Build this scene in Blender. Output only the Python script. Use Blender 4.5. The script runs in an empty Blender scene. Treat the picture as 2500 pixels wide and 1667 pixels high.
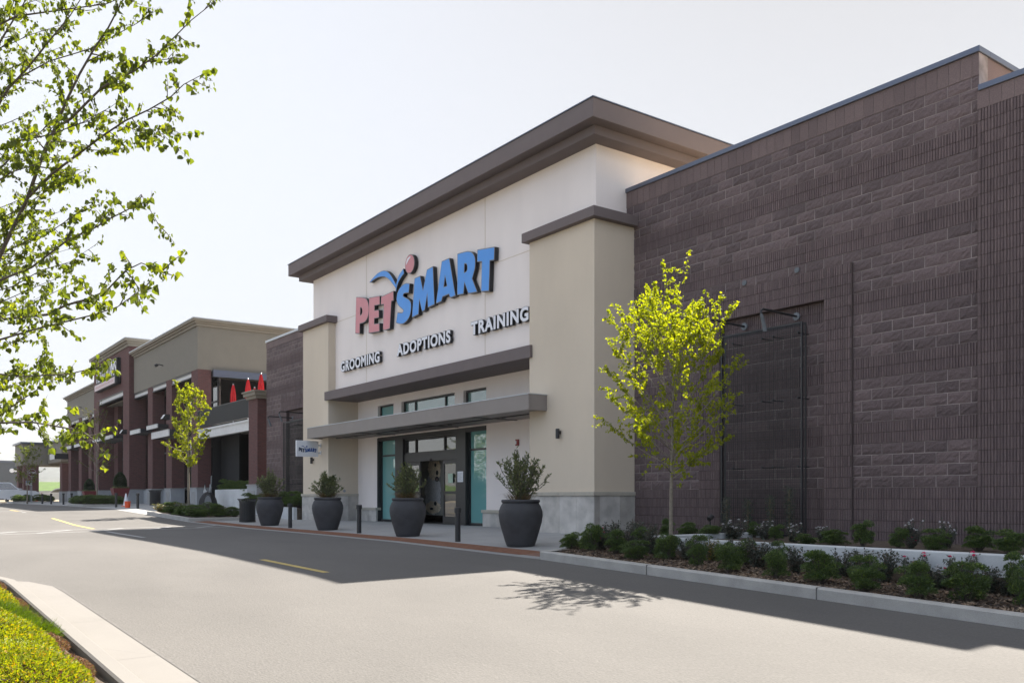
import bpy, bmesh, math, random
from mathutils import Vector, Matrix, noise as mnoise
sc = bpy.context.scene
# ------------------------------------------------------------------ camera
TH = math.atan(1570/2163)
FW = (-math.cos(TH), math.sin(TH)); RT = (FW[1], -FW[0])
cam = bpy.data.cameras.new('camera'); co = bpy.data.objects.new('camera', cam)
sc.collection.objects.link(co); sc.camera = co
cam.sensor_width = 36; cam.lens = 36*2163/2500
cam.shift_x = 0.0; cam.shift_y = (1213-833.5)/2500
cam.clip_start = 0.1; cam.clip_end = 20000
co.location = (0, 0, 0)
co.rotation_euler = (math.radians(90), 0, math.atan2(-FW[0], FW[1]))
# ------------------------------------------------------------------ light
SUN_EL = math.atan2(1, math.hypot(.371, .777)); SUN_AZ = math.atan2(-.371, .777)  # azimuth clockwise from +Y
w = bpy.data.worlds.new('World'); sc.world = w; w.use_nodes = True
nt = w.node_tree; nt.nodes.clear()
out = nt.nodes.new('ShaderNodeOutputWorld'); bg = nt.nodes.new('ShaderNodeBackground')
sky = nt.nodes.new('ShaderNodeTexSky'); sky.sky_type = 'NISHITA'; sky.sun_disc = False
sky.sun_elevation = SUN_EL; sky.sun_rotation = SUN_AZ
sky.air_density = 1.0; sky.dust_density = 4.0; sky.ozone_density = 1.0; sky.altitude = 1300
# thin bright overcast veil: soft-compress the clear sky towards a pale haze
hs = nt.nodes.new('ShaderNodeHueSaturation'); hs.inputs['Saturation'].default_value = .40
bw = nt.nodes.new('ShaderNodeRGBToBW'); pw = nt.nodes.new('ShaderNodeMath'); pw.operation = 'POWER'; pw.inputs[1].default_value = -.96
mk_ = nt.nodes.new('ShaderNodeMath'); mk_.operation = 'MULTIPLY'; mk_.inputs[1].default_value = 1.34
ml = nt.nodes.new('ShaderNodeVectorMath'); ml.operation = 'SCALE'
dp = nt.nodes.new('ShaderNodeVectorMath'); dp.operation = 'DOT_PRODUCT'
sr = nt.nodes.new('ShaderNodeMapRange'); sr.inputs[1].default_value = -.5; sr.inputs[2].default_value = .35; sr.inputs[3].default_value = 1.0; sr.inputs[4].default_value = .27
tcw = nt.nodes.new('ShaderNodeTexCoord'); dp.inputs[1].default_value = tuple(Vector((-.371, .777, 1)).normalized())
nt.links.new(tcw.outputs['Generated'], dp.inputs[0]); nt.links.new(dp.outputs['Value'], sr.inputs[0]); nt.links.new(sr.outputs[0], hs.inputs['Saturation'])
nt.links.new(sky.outputs[0], bw.inputs[0]); nt.links.new(bw.outputs[0], pw.inputs[0]); nt.links.new(pw.outputs[0], mk_.inputs[0])
nt.links.new(sky.outputs[0], hs.inputs['Color']); nt.links.new(hs.outputs[0], ml.inputs[0]); nt.links.new(mk_.outputs[0], ml.inputs['Scale'])
nt.links.new(ml.outputs[0], bg.inputs[0])
bg.inputs[1].default_value = 0.10
nt.links.new(bg.outputs[0], out.inputs[0])
sl = bpy.data.lights.new('sun', 'SUN'); sl.energy = 4.0; sl.angle = math.radians(.6); sl.color = (1, .93, .83)
so = bpy.data.objects.new('sun', sl); sc.collection.objects.link(so)
so.rotation_euler = Vector((-.371, .777, 1)).to_track_quat('Z', 'Y').to_euler()
so.location = (-10, 20, 30)
sc.view_settings.view_transform = 'Standard'; sc.view_settings.look = 'None'
sc.view_settings.exposure = 2.18; sc.view_settings.gamma = 1
sc.cycles.max_bounces = 6; sc.cycles.diffuse_bounces = 3; sc.cycles.glossy_bounces = 3
sc.cycles.transmission_bounces = 4; sc.cycles.transparent_max_bounces = 6; sc.cycles.volume_bounces = 0

# ------------------------------------------------------------------ helpers
COL = sc.collection
R = math.radians

def tag(o, label=None, cat=None, group=None, kind=None):
    if label: o['label'] = label
    if cat: o['category'] = cat
    if group: o['group'] = group
    if kind: o['kind'] = kind
    return o

def empty(name, loc, rz=0):
    o = bpy.data.objects.new(name, None); COL.objects.link(o)
    o.location = loc; o.rotation_euler = (0, 0, rz); o.empty_display_size = .2
    return o

def thing(name, loc, label, cat, group=None, rz=0):
    return tag(empty(name, loc, rz), label, cat, group)

def copy_tree(o, parent=None, name=None):
    c = o.copy(); COL.objects.link(c); c.parent = parent
    for ch in list(o.children): copy_tree(ch, c)
    return c

class MB:
    """collects faces; o = origin subtracted from the world coordinates given"""
    def __init__(s, o=(0, 0, 0)): s.v = []; s.f = []; s.m = []; s.o = Vector(o); s.cm = 0
    def add(s, vs, fs):
        b = len(s.v); s.v += [tuple(Vector(v)-s.o) for v in vs]
        for f in fs: s.f.append([i+b for i in f]); s.m.append(s.cm)
        return s
    def box(s, x0, x1, y0, y1, z0, z1):
        return s.add([(x0,y0,z0),(x1,y0,z0),(x1,y1,z0),(x0,y1,z0),(x0,y0,z1),(x1,y0,z1),(x1,y1,z1),(x0,y1,z1)],
                     [(0,3,2,1),(4,5,6,7),(0,1,5,4),(1,2,6,5),(2,3,7,6),(3,0,4,7)])
    def quad(s, a, b, c, d): return s.add([a, b, c, d], [(0, 1, 2, 3)])
    def tube(s, pts, rad, n=6, cap=True):
        pts = [Vector(p) for p in pts]
        if not hasattr(rad, '__len__'): rad = [rad]*len(pts)
        vs = []; up = Vector((0, 0, 1)); prev = None
        for i, p in enumerate(pts):
            d = (pts[min(i+1, len(pts)-1)]-pts[max(i-1, 0)])
            d = d.normalized() if d.length > 1e-9 else Vector((0, 0, 1))
            if prev is None: prev = d.orthogonal().normalized()
            a = (prev-d*prev.dot(d)); a = a.normalized() if a.length > 1e-6 else d.orthogonal().normalized()
            prev = a; b = d.cross(a)
            for k in range(n):
                t = 2*math.pi*k/n; vs.append(p+(a*math.cos(t)+b*math.sin(t))*rad[i])
        fs = []
        for i in range(len(pts)-1):
            for k in range(n):
                k2 = (k+1) % n; fs.append((i*n+k, i*n+k2, (i+1)*n+k2, (i+1)*n+k))
        if cap: fs += [tuple(range(n-1, -1, -1)), tuple((len(pts)-1)*n+k for k in range(n))]
        return s.add(vs, fs)
    def lathe(s, prof, c=(0, 0, 0), n=28, close=True):
        vs = []; fs = []
        for r, z in prof:
            for k in range(n):
                t = 2*math.pi*k/n; vs.append((c[0]+r*math.cos(t), c[1]+r*math.sin(t), c[2]+z))
        for i in range(len(prof)-1):
            for k in range(n):
                k2 = (k+1) % n; fs.append((i*n+k, i*n+k2, (i+1)*n+k2, (i+1)*n+k))
        if close: fs += [tuple(range(n-1, -1, -1)), tuple((len(prof)-1)*n+k for k in range(n))]
        return s.add(vs, fs)
    def ball(s, c, r, n=10, sq=(1, 1, 1)):
        prof = [(r*math.sin(math.pi*i/n), -r*math.cos(math.pi*i/n)) for i in range(n+1)]
        vs = []; fs = []; m = n+2
        for a, z in prof:
            for k in range(m):
                t = 2*math.pi*k/m; vs.append((c[0]+a*math.cos(t)*sq[0], c[1]+a*math.sin(t)*sq[1], c[2]+z*sq[2]))
        for i in range(n):
            for k in range(m):
                k2 = (k+1) % m; fs.append((i*m+k, i*m+k2, (i+1)*m+k2, (i+1)*m+k))
        return s.add(vs, fs)
    def profx(s, prof, x0, x1):      # (y,z) profile swept along X
        n = len(prof); vs = [(x0, y, z) for y, z in prof]+[(x1, y, z) for y, z in prof]
        return s.add(vs, [(i, (i+1) % n, (i+1) % n+n, i+n) for i in range(n)]+[tuple(range(n-1, -1, -1)), tuple(range(n, 2*n))])
    def build(s, name, mat, parent=None, smooth=False, bevel=0, loc=None):
        me = bpy.data.meshes.new(name); me.from_pydata(s.v, [], s.f)
        for m_ in (mat if isinstance(mat, (list, tuple)) else [mat]): me.materials.append(m_)
        if max(s.m, default=0) > 0: me.polygons.foreach_set('material_index', s.m)
        if smooth: me.polygons.foreach_set('use_smooth', [True]*len(me.polygons))
        me.update()
        o = bpy.data.objects.new(name, me); COL.objects.link(o); o.parent = parent
        if loc is not None: o.location = loc
        elif parent is None: o.location = s.o
        if bevel:
            b = o.modifiers.new('bevel', 'BEVEL'); b.width = bevel; b.segments = 2; b.limit_method = 'ANGLE'
        return o

def ring(m, x0, x1, y0, y1, t, z0, z1):
    """hollow rectangular band"""
    m.box(x0, x1, y0, y0+t, z0, z1); m.box(x0, x1, y1-t, y1, z0, z1)
    m.box(x0, x0+t, y0+t, y1-t, z0, z1); m.box(x1-t, x1, y0+t, y1-t, z0, z1)

# ------------------------------------------------------------------ materials
def nmat(name):
    m = bpy.data.materials.new(name); m.use_nodes = True
    t = m.node_tree; return m, t, t.nodes['Principled BSDF']

def mat(name, c, rough=.8, var=.12, scale=8., fine=0., bump=0., bscale=60., metal=0., spec=.5, stretch=(1, 1, 1), big=0., bigscale=.4):
    m, t, b = nmat(name)
    tc = t.nodes.new('ShaderNodeTexCoord'); mp = t.nodes.new('ShaderNodeMapping'); mp.inputs[3].default_value = stretch
    t.links.new(tc.outputs['Object'], mp.inputs[0])
    col = None
    def layer(sc_, amt, det, prev):
        n = t.nodes.new('ShaderNodeTexNoise'); n.inputs['Scale'].default_value = sc_; n.inputs['Detail'].default_value = det
        t.links.new(mp.outputs[0], n.inputs['Vector'])
        r = t.nodes.new('ShaderNodeMapRange'); r.inputs[1].default_value = .25; r.inputs[2].default_value = .75
        r.inputs[3].default_value = 1-amt; r.inputs[4].default_value = 1+amt
        t.links.new(n.outputs['Fac'], r.inputs[0])
        x = t.nodes.new('ShaderNodeMix'); x.data_type = 'RGBA'; x.blend_type = 'MULTIPLY'; x.inputs[0].default_value = 1
        if prev is None: x.inputs[6].default_value = (*c, 1)
        else: t.links.new(prev, x.inputs[6])
        t.links.new(r.outputs[0], x.inputs[7]); return x.outputs[2]
    if var: col = layer(scale, var, 5, col)
    if fine: col = layer(bscale*1.5, fine, 2, col)
    if big: col = layer(bigscale, big, 3, col)
    if col is None: b.inputs['Base Color'].default_value = (*c, 1)
    else: t.links.new(col, b.inputs['Base Color'])
    b.inputs['Roughness'].default_value = rough; b.inputs['Metallic'].default_value = metal
    b.inputs['Specular IOR Level'].default_value = spec
    if bump:
        n = t.nodes.new('ShaderNodeTexNoise'); n.inputs['Scale'].default_value = bscale; n.inputs['Detail'].default_value = 4
        t.links.new(mp.outputs[0], n.inputs['Vector'])
        bp = t.nodes.new('ShaderNodeBump'); bp.inputs['Strength'].default_value = bump; bp.inputs['Distance'].default_value = .01
        t.links.new(n.outputs['Fac'], bp.inputs['Height']); t.links.new(bp.outputs[0], b.inputs['Normal'])
    return m

def leafmat(name, c1, c2, c3=None, trans=.5, tint=(1.5, 1.6, .5), rough=.45):
    m, t, b = nmat(name)
    g = t.nodes.new('ShaderNodeNewGeometry'); cr = t.nodes.new('ShaderNodeValToRGB')
    e = cr.color_ramp.elements; e[0].color = (*c1, 1); e[1].color = (*c2, 1); e[1].position = .8 if c3 else 1
    if c3: x = e.new(1.0); x.color = (*c3, 1)
    t.links.new(g.outputs['Random Per Island'], cr.inputs[0])
    t.links.new(cr.outputs[0], b.inputs['Base Color']); b.inputs['Roughness'].default_value = rough
    tr = t.nodes.new('ShaderNodeBsdfTranslucent'); mu = t.nodes.new('ShaderNodeMix'); mu.data_type = 'RGBA'; mu.blend_type = 'MULTIPLY'
    mu.inputs[0].default_value = 1; mu.inputs[7].default_value = (*tint, 1)
    t.links.new(cr.outputs[0], mu.inputs[6]); t.links.new(mu.outputs[2], tr.inputs[0])
    ms = t.nodes.new('ShaderNodeMixShader'); ms.inputs[0].default_value = trans
    t.links.new(b.outputs[0], ms.inputs[1]); t.links.new(tr.outputs[0], ms.inputs[2])
    t.links.new(ms.outputs[0], t.nodes['Material Output'].inputs[0])
    return m

def brickmat(name, c1, c2, mortar, bw=.21, bh=.068):
    m, t, b = nmat(name)
    tc = t.nodes.new('ShaderNodeTexCoord'); sp = t.nodes.new('ShaderNodeSeparateXYZ'); cb = t.nodes.new('ShaderNodeCombineXYZ')
    ad = t.nodes.new('ShaderNodeMath'); ad.operation = 'ADD'
    t.links.new(tc.outputs['Object'], sp.inputs[0]); t.links.new(sp.outputs[0], ad.inputs[0]); t.links.new(sp.outputs[1], ad.inputs[1])
    t.links.new(ad.outputs[0], cb.inputs[0]); t.links.new(sp.outputs[2], cb.inputs[1])
    br = t.nodes.new('ShaderNodeTexBrick'); br.inputs['Scale'].default_value = 1
    br.inputs['Brick Width'].default_value = bw; br.inputs['Row Height'].default_value = bh; br.inputs['Mortar Size'].default_value = .006
    br.inputs['Color1'].default_value = (*c1, 1); br.inputs['Color2'].default_value = (*c2, 1); br.inputs['Mortar'].default_value = (*mortar, 1)
    t.links.new(cb.outputs[0], br.inputs['Vector']); t.links.new(br.outputs['Color'], b.inputs['Base Color'])
    b.inputs['Roughness'].default_value = .9
    bp = t.nodes.new('ShaderNodeBump'); bp.inputs['Strength'].default_value = .5; bp.inputs['Distance'].default_value = .01; bp.invert = True
    t.links.new(br.outputs['Fac'], bp.inputs['Height']); t.links.new(bp.outputs[0], b.inputs['Normal'])
    return m

def islandmat(name, c1, c2, rough=.9, bump=.5, bscale=70):
    """each block of a masonry mesh takes its own tone"""
    m, t, b = nmat(name)
    g = t.nodes.new('ShaderNodeNewGeometry'); cr = t.nodes.new('ShaderNodeValToRGB')
    e = cr.color_ramp.elements; e[0].color = (*c1, 1); e[1].color = (*c2, 1)
    t.links.new(g.outputs['Random Per Island'], cr.inputs[0])
    tc = t.nodes.new('ShaderNodeTexCoord'); n = t.nodes.new('ShaderNodeTexNoise'); n.inputs['Scale'].default_value = bscale; n.inputs['Detail'].default_value = 5
    t.links.new(tc.outputs['Object'], n.inputs['Vector'])
    n2 = t.nodes.new('ShaderNodeTexNoise'); n2.inputs['Scale'].default_value = .55; n2.inputs['Detail'].default_value = 4
    t.links.new(tc.outputs['Object'], n2.inputs['Vector'])
    r = t.nodes.new('ShaderNodeMapRange'); r.inputs[1].default_value = .3; r.inputs[2].default_value = .7; r.inputs[3].default_value = .78; r.inputs[4].default_value = 1.25
    t.links.new(n.outputs['Fac'], r.inputs[0])
    r2 = t.nodes.new('ShaderNodeMapRange'); r2.inputs[1].default_value = .3; r2.inputs[2].default_value = .7; r2.inputs[3].default_value = .88; r2.inputs[4].default_value = 1.14
    t.links.new(n2.outputs['Fac'], r2.inputs[0])
    q = t.nodes.new('ShaderNodeMath'); q.operation = 'MULTIPLY'; t.links.new(r.outputs[0], q.inputs[0]); t.links.new(r2.outputs[0], q.inputs[1])
    x = t.nodes.new('ShaderNodeMix'); x.data_type = 'RGBA'; x.blend_type = 'MULTIPLY'; x.inputs[0].default_value = 1
    t.links.new(cr.outputs[0], x.inputs[6]); t.links.new(q.outputs[0], x.inputs[7]); t.links.new(x.outputs[2], b.inputs['Base Color'])
    b.inputs['Roughness'].default_value = rough
    bp = t.nodes.new('ShaderNodeBump'); bp.inputs['Strength'].default_value = bump; bp.inputs['Distance'].default_value = .02
    t.links.new(n.outputs['Fac'], bp.inputs['Height']); t.links.new(bp.outputs[0], b.inputs['Normal'])
    return m

M = {}
M['asphalt'] = mat('asphalt', (.090, .0845, .079), .9, .08, 1.1, .22, .6, 48, big=.13, bigscale=.30, stretch=(.5, 1, 1))
M['earth'] = mat('earth', (.20, .17, .12), .95, .3, .5, .2, .3, 30)
M['concrete'] = mat('concrete', (.29, .29, .285), .9, .08, 2.5, .08, .2, 90, big=.06)
M['curb'] = mat('curb_concrete', (.36, .345, .32), .9, .16, 3, .14, .3, 90)
M['newcurb'] = mat('pale_concrete', (.165, .155, .143), .85, .05, 2, .06, .15, 120)
M['retain'] = mat('cast_concrete', (.52, .53, .53), .85, .10, 2.2, .06, .15, 60)
M['warn'] = mat('rust_iron', (.185, .085, .05), .85, .25, 6, .3, .4, 200)
M['white_paint'] = mat('road_paint_white', (.26, .26, .26), .8, .15, 5, .2, 0, 120)
M['yellow_paint'] = mat('road_paint_yellow', (.42, .32, .10), .8, .15, 5, .2, 0, 120)
M['tar'] = mat('tar_joint', (.10, .095, .09), .9, .3, 20)
M['cream'] = mat('cream_stucco', (.84, .765, .715), .9, .035, 1.5, .06, .25, 160, big=.035, stretch=(1, 1, .3))
M['olive'] = mat('tan_stucco', (.62, .53, .415), .9, .04, 1.5, .08, .3, 160, big=.04, stretch=(1, 1, .3))
M['bronze'] = mat('bronze_stucco', (.150, .120, .115), .75, .05, 3, .10, .25, 160)
M['canopy'] = mat('canopy_metal', (.24, .21, .19), .5, .05, 3, .05, .1, 160, spec=.4)
M['stone'] = islandmat('travertine', (.36, .335, .30), (.50, .475, .44), .8, .05, 3)
M['stonecap'] = mat('stone_cap', (.42, .385, .32), .8, .08, 5, .05, .1, 80)
M['split'] = islandmat('split_face_block', (.104, .076, .075), (.152, .110, .107), bscale=45)
M['rib'] = islandmat('ribbed_block', (.122, .088, .087), (.165, .120, .116), bump=.4)
M['smoothblock'] = islandmat('smooth_block', (.145, .105, .10), (.18, .13, .122), bump=.1)
M['mortar'] = mat('mortar', (.32, .27, .255), .95, .5, 3.5)
M['mortar_dark'] = mat('dark_joint', (.085, .062, .058), .95, .2, 30)
M['coping'] = mat('blue_grey_metal', (.13, .145, .185), .35, .03, 4, metal=.6)
M['palecoping'] = mat('pale_metal', (.5, .52, .54), .4, .03, 4, metal=.4)
M['frame'] = mat('black_aluminium', (.018, .018, .020), .4, .1, 4)
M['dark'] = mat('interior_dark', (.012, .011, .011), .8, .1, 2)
M['blacksteel'] = mat('black_steel', (.02, .02, .022), .45, .2, 12)
M['greysteel'] = mat('grey_steel', (.30, .32, .34), .4, .1, 10, metal=.3)
M['midsteel'] = mat('weathered_zinc', (.15, .165, .18), .6, .15, 12, metal=.2)
M['whitebeam'] = mat('white_painted_steel', (.62, .61, .59), .6, .08, 3)
M['pot'] = mat('charcoal_pot', (.042, .042, .047), .75, .22, 5, .12, .2, 120, big=.15, bigscale=1.3)
M['soil'] = mat('mulch', (.085, .062, .043), 1, .45, 9, .5, 1., 60)
M['bark'] = mat('grey_bark', (.21, .18, .14), .9, .25, 20, .2, .5, 60)
M['barkdark'] = mat('dark_bark', (.10, .082, .068), .9, .25, 20, .2, .5, 60)
M['brick'] = brickmat('red_brick', (.130, .050, .045), (.098, .040, .037), (.11, .075, .07))
M['gstucco'] = mat('taupe_stucco', (.205, .185, .150), .92, .04, 2, .12, .3, 120)
M['gcornice'] = mat('cornice_stucco', (.25, .22, .175), .9, .04, 2, .05)
M['groundstone'] = mat('pale_base_block', (.33, .34, .35), .9, .1, 2, .1, .2, 40)
M['red'] = mat('red_fabric', (.46, .010, .014), .8, .15, 8)
M['redpot'] = mat('red_glazed', (.16, .018, .022), .5, .1, 6)
M['orange'] = mat('orange_plastic', (.85, .10, .02), .5, .1, 6)
M['white'] = mat('white_panel', (.72, .73, .75), .5, .02, 3)
M['letterside'] = mat('dark_return', (.010, .011, .014), .5, .1, 3)
M['rim'] = mat('grey_trim', (.21, .20, .20), .5, .05, 3)
M['pink'] = mat('faded_red_acrylic', (.62, .22, .24), .4, .04, 3)
M['blue'] = mat('blue_acrylic', (.055, .29, .75), .4, .04, 3)
M['navy'] = mat('navy_vinyl', (.01, .025, .07), .5, .02, 3)
M['bluevinyl'] = mat('blue_vinyl', (.01, .07, .28), .5, .02, 3)
M['glow'] = mat('white_acrylic', (.80, .80, .83), .45, .02, 3)
M['carwhite'] = mat('white_car_paint', (.62, .64, .67), .25, .02, 3)
M['rubber'] = mat('rubber', (.015, .015, .015), .8, .1, 9)
M['grass'] = mat('lawn', (.050, .095, .008), .9, .3, .6, .3, .3, 6)
M['lightwall'] = mat('light_block_wall', (.38, .38, .37), .9, .2, 1.2, .1, .2, 3, stretch=(1, 1, 6))
M['hill'] = mat('dry_hillside', (.060, .066, .055), .95, .35, .01, .25, 0, .05)
def glass(name, c, rough=.02, spec=.9, ior=1.9):
    m, t, b = nmat(name); b.inputs['Base Color'].default_value = (*c, 1); b.inputs['Roughness'].default_value = rough
    b.inputs['Specular IOR Level'].default_value = spec; b.inputs['IOR'].default_value = ior
    n = t.nodes.new('ShaderNodeTexNoise'); tc = t.nodes.new('ShaderNodeTexCoord'); n.inputs['Scale'].default_value = .9; n.inputs['Detail'].default_value = 1
    t.links.new(tc.outputs['Object'], n.inputs['Vector'])
    bp = t.nodes.new('ShaderNodeBump'); bp.inputs['Strength'].default_value = .12; bp.inputs['Distance'].default_value = .03
    t.links.new(n.outputs['Fac'], bp.inputs['Height']); t.links.new(bp.outputs[0], b.inputs['Normal'])
    return m
M['teal'] = glass('teal_film_glass', (.17, .40, .38))
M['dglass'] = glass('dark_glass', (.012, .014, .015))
M['lglass'] = glass('pale_film_glass', (.16, .27, .25))
M['leaf_main'] = leafmat('young_linden_leaf', (.155, .19, .012), (.25, .285, .014), (.34, .335, .02), .55, (1.68, 1.62, .20), .7)
M['leaf_fg'] = leafmat('green_linden_leaf', (.060, .082, .020), (.105, .135, .024), (.19, .215, .03), .50, (1.9, 1.85, .38), .75)
M['leaf_far'] = leafmat('olive_leaf', (.06, .075, .02), (.10, .11, .03), (.15, .11, .03), .45, (1.5, 1.4, .4), .7)
M['box'] = leafmat('boxwood_leaf', (.050, .082, .032), (.100, .150, .048), (.19, .25, .05), .25, (1.4, 1.5, .5))
M['rose'] = leafmat('rose_leaf', (.045, .055, .043), (.085, .098, .072), (.16, .10, .07), .2, (1.3, 1.3, .8))
M['roseY'] = leafmat('yellow_rose_leaf', (.04, .06, .03), (.16, .16, .03), (.45, .22, .03), .25, (1.3, 1.3, .6))
M['potleaf'] = leafmat('laurel_leaf', (.060, .078, .034), (.14, .165, .070), (.24, .24, .10), .25, (1.4, 1.4, .5))
M['sedge'] = leafmat('dry_sedge', (.10, .06, .025), (.20, .12, .05), (.06, .08, .03), .2)
M['spirea'] = leafmat('golden_spirea_leaf', (.12, .17, .010), (.27, .30, .012), (.40, .26, .018), .4, (1.5, 1.4, .3), .7)
M['juniper'] = leafmat('green_juniper_needles', (.065, .11, .008), (.14, .19, .012), None, .3, (1.4, 1.5, .3))
M['barberry'] = leafmat('barberry_leaf', (.12, .065, .045), (.22, .13, .08), (.16, .17, .04), .3, (1.3, 1.1, .8), .7)
M['flower_w'] = mat('white_petal', (.62, .58, .58), .7, .1, 30)
M['flower_p'] = mat('pink_petal', (.60, .02, .10), .7, .1, 30)
M['topiary'] = leafmat('dark_boxwood_leaf', (.018, .036, .014), (.035, .065, .02), None, .15)

# ------------------------------------------------------------------ terrain
PF = [(-400,-.55),(-60,-.53),(-46,-.60),(-40,-.75),(-33.8,-.93),(-27.6,-.99),(-22,-1.0),(-17.9,-1.02),(-12.4,-1.103),(-4.3,-1.36),(2,-1.55),(12,-1.7),(400,-1.7)]
def pz(x):
    if x <= PF[0][0]: return PF[0][1]
    for (a, b), (c, d) in zip(PF, PF[1:]):
        if x <= c: return b+(d-b)*(x-a)/(c-a)
    return PF[-1][1]
def bl(x): return -.88 if x > -33 else (-.45 if x < -44 else -.88+.43*(-33-x)/11)
def gz(x, y):
    if y <= 9.64: return pz(x)+.014*max(y-9.64, -12)
    k = min(1, (y-9.64)/4.2); return pz(x)+(bl(x)-pz(x))*k
def bedz(x, y): return pz(x)+.11+(y-9.8)*.05

def frange(a, b, s):
    n = max(1, int(math.ceil(abs(b-a)/s))); return [a+(b-a)*i/n for i in range(n+1)]
def sheet(name, xs, ys, zf, material, parent=None, dz=0):
    m = MB(); nx = len(xs); vs = [(x, y, zf(x, y)+dz) for y in ys for x in xs]
    fs = [(j*nx+i, j*nx+i+1, (j+1)*nx+i+1, (j+1)*nx+i) for j in range(len(ys)-1) for i in range(nx-1)]
    m.add(vs, fs); return m.build(name, material, parent)
def ribbon(m, L, Rr, zf=None, dz=0, cross=1):
    """ruled strip between two XY polylines laid on the terrain"""
    zf = zf or gz; vs = []
    for (a, b) in zip(L, Rr):
        for k in range(cross+1):
            t = k/cross; x = a[0]+(b[0]-a[0])*t; y = a[1]+(b[1]-a[1])*t; vs.append((x, y, zf(x, y)+dz))
    c = cross+1; fs = [(i*c+k, i*c+k+1, (i+1)*c+k+1, (i+1)*c+k) for i in range(len(L)-1) for k in range(cross)]
    m.add(vs, fs)
def strip_line(m, p, q, wd, dz, step=1.5):
    p = Vector(p); q = Vector(q); d = (q-p); n = Vector((-d.y, d.x)).normalized()*wd/2
    k = max(1, int(d.length/step)); L = [p+d*i/k+n for i in range(k+1)]; Q = [p+d*i/k-n for i in range(k+1)]
    ribbon(m, Q, L, dz=dz)

knots = sorted(set([-3000,-1200,-700,-400,-250,-180,-140,-110,-90,-75]+[round(v, 2) for v in frange(-65, 10, .75)]+[a for a, b in PF if -66 < a < 13]+[16,25,50,100,200]))
yk = sorted(set([-3000,-1500,-400,-150,-80,-40,-20,-10,-5,0,3,6,8,9.64,10.5,11.5,12.5,13.84,16,20,40,100,300,1000,3000]))
tag(sheet('ground', knots, yk, gz, M['earth'], dz=-.012), kind='structure')
roadx = [k for k in knots if -140 <= k <= 50]
tag(sheet('road', roadx, [-40,-20,-10,-5,-2.36,0,3,6,8,9.64], gz, M['asphalt'], dz=0), kind='structure')
# sidewalk between the kerb line and the building
swx = [k for k in knots if -90 <= k <= 3]
tag(sheet('sidewalk', swx, [9.80,10.4,11.5,12.5,13.84,16,24], gz, M['concrete'], dz=.004), kind='structure')
m = MB(); ribbon(m, [(x, 9.60) for x in swx if x <= -12.3], [(x, 9.80) for x in swx if x <= -12.3], dz=.006)
tag(m.build('kerb_strip', M['white_paint']), kind='structure')
# cast-iron tactile band with truncated domes
m = MB(); bx = [k for k in knots if -33.8 <= k <= -12.6]
ribbon(m, [(x, 9.80) for x in bx], [(x, 10.42) for x in bx], dz=.012)
rnd = random.Random(3)
x = -33.7
while x < -12.7:
    y = 9.84
    while y < 10.40:
        z = gz(x, y)+.012
        m.add([(x-.016,y-.016,z),(x+.016,y-.016,z),(x+.016,y+.016,z),(x-.016,y+.016,z),(x-.009,y-.009,z+.008),(x+.009,y-.009,z+.008),(x+.009,y+.009,z+.008),(x-.009,y+.009,z+.008)],
              [(0,1,5,4),(1,2,6,5),(2,3,7,6),(3,0,4,7),(4,5,6,7)])
        y += .06
    x += .06
tag(m.build('tactile_paving', M['warn']), kind='structure')
# sidewalk joints (tooled grooves read as thin darker lines)
m = MB()
for xx in frange(-39, -14, 1.55): strip_line(m, (xx, 10.46), (xx, 14.6), .012, .006)
for yy in (12.1,): strip_line(m, (-39.5, yy), (-15.7, yy), .012, .006)
tag(m.build('sidewalk_joints', M['curb']), kind='structure')
# painted markings
def mark(name, segs, mt, wd=.12):
    m = MB()
    for p, q in segs: strip_line(m, p, q, wd, .004)
    return tag(m.build(name, mt), kind='structure')
mark('yellow_centre_dashes', [((-12.65,5.67),(-15.4,5.67)),((-30.7,5.8),(-38.9,5.85)),((-46.5,5.6),(-49.5,5.6)),((-57,5.6),(-62,5.6)),((-70,5.6),(-75,5.6))], M['yellow_paint'])
mark('white_lane_line', [((-24.2,5.78),(-28.7,5.78))], M['white_paint'], .13)
segs = [((-29.0,-6),(-29.0,9.6)),((-30.5,-6),(-30.5,9.6))]
yy = -5
while yy < 9: segs.append(((-29.06, yy),(-30.44, yy+1.1))); yy += 1.5
mark('crosswalk_lines', segs, M['white_paint'], .15)
mark('far_stop_lines', [((-44.6,5.6),(-46.8,5.7)),((-47.2,4.9),(-46.8,5.7)),((-47.2,4.9),(-47.2,-6)),((-49.5,6.0),(-49.5,9.6)),((-52.5,6.0),(-52.5,9.6))], M['white_paint'], .15)

# ------------------------------------------------------------------ kerbs, beds, islands
def curb_path(m, pts, wd, h, base=-.05):
    """kerb of width wd along XY polyline, left side offset, rounded upper edge"""
    P = [Vector(p) for p in pts]; secs = []
    for i, p in enumerate(P):
        d = (P[min(i+1, len(P)-1)]-P[max(i-1, 0)]).normalized(); n = Vector((-d.y, d.x))
        prof = [(0, base), (0, h-.02), (.02, h), (wd-.02, h), (wd, h-.02), (wd, base)]
        zb = gz(p.x, min(p.y, 9.64))
        secs.append([(p.x+n.x*a, p.y+n.y*a, zb+b) for a, b in prof])
    vs = [v for s in secs for v in s]; c = 6
    fs = [(i*c+k, (i+1)*c+k, (i+1)*c+k+1, i*c+k+1) for i in range(len(secs)-1) for k in range(5)]
    fs += [tuple(range(c)), tuple((len(secs)-1)*c+k for k in range(c-1, -1, -1))]
    m.add(vs, fs)

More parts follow.
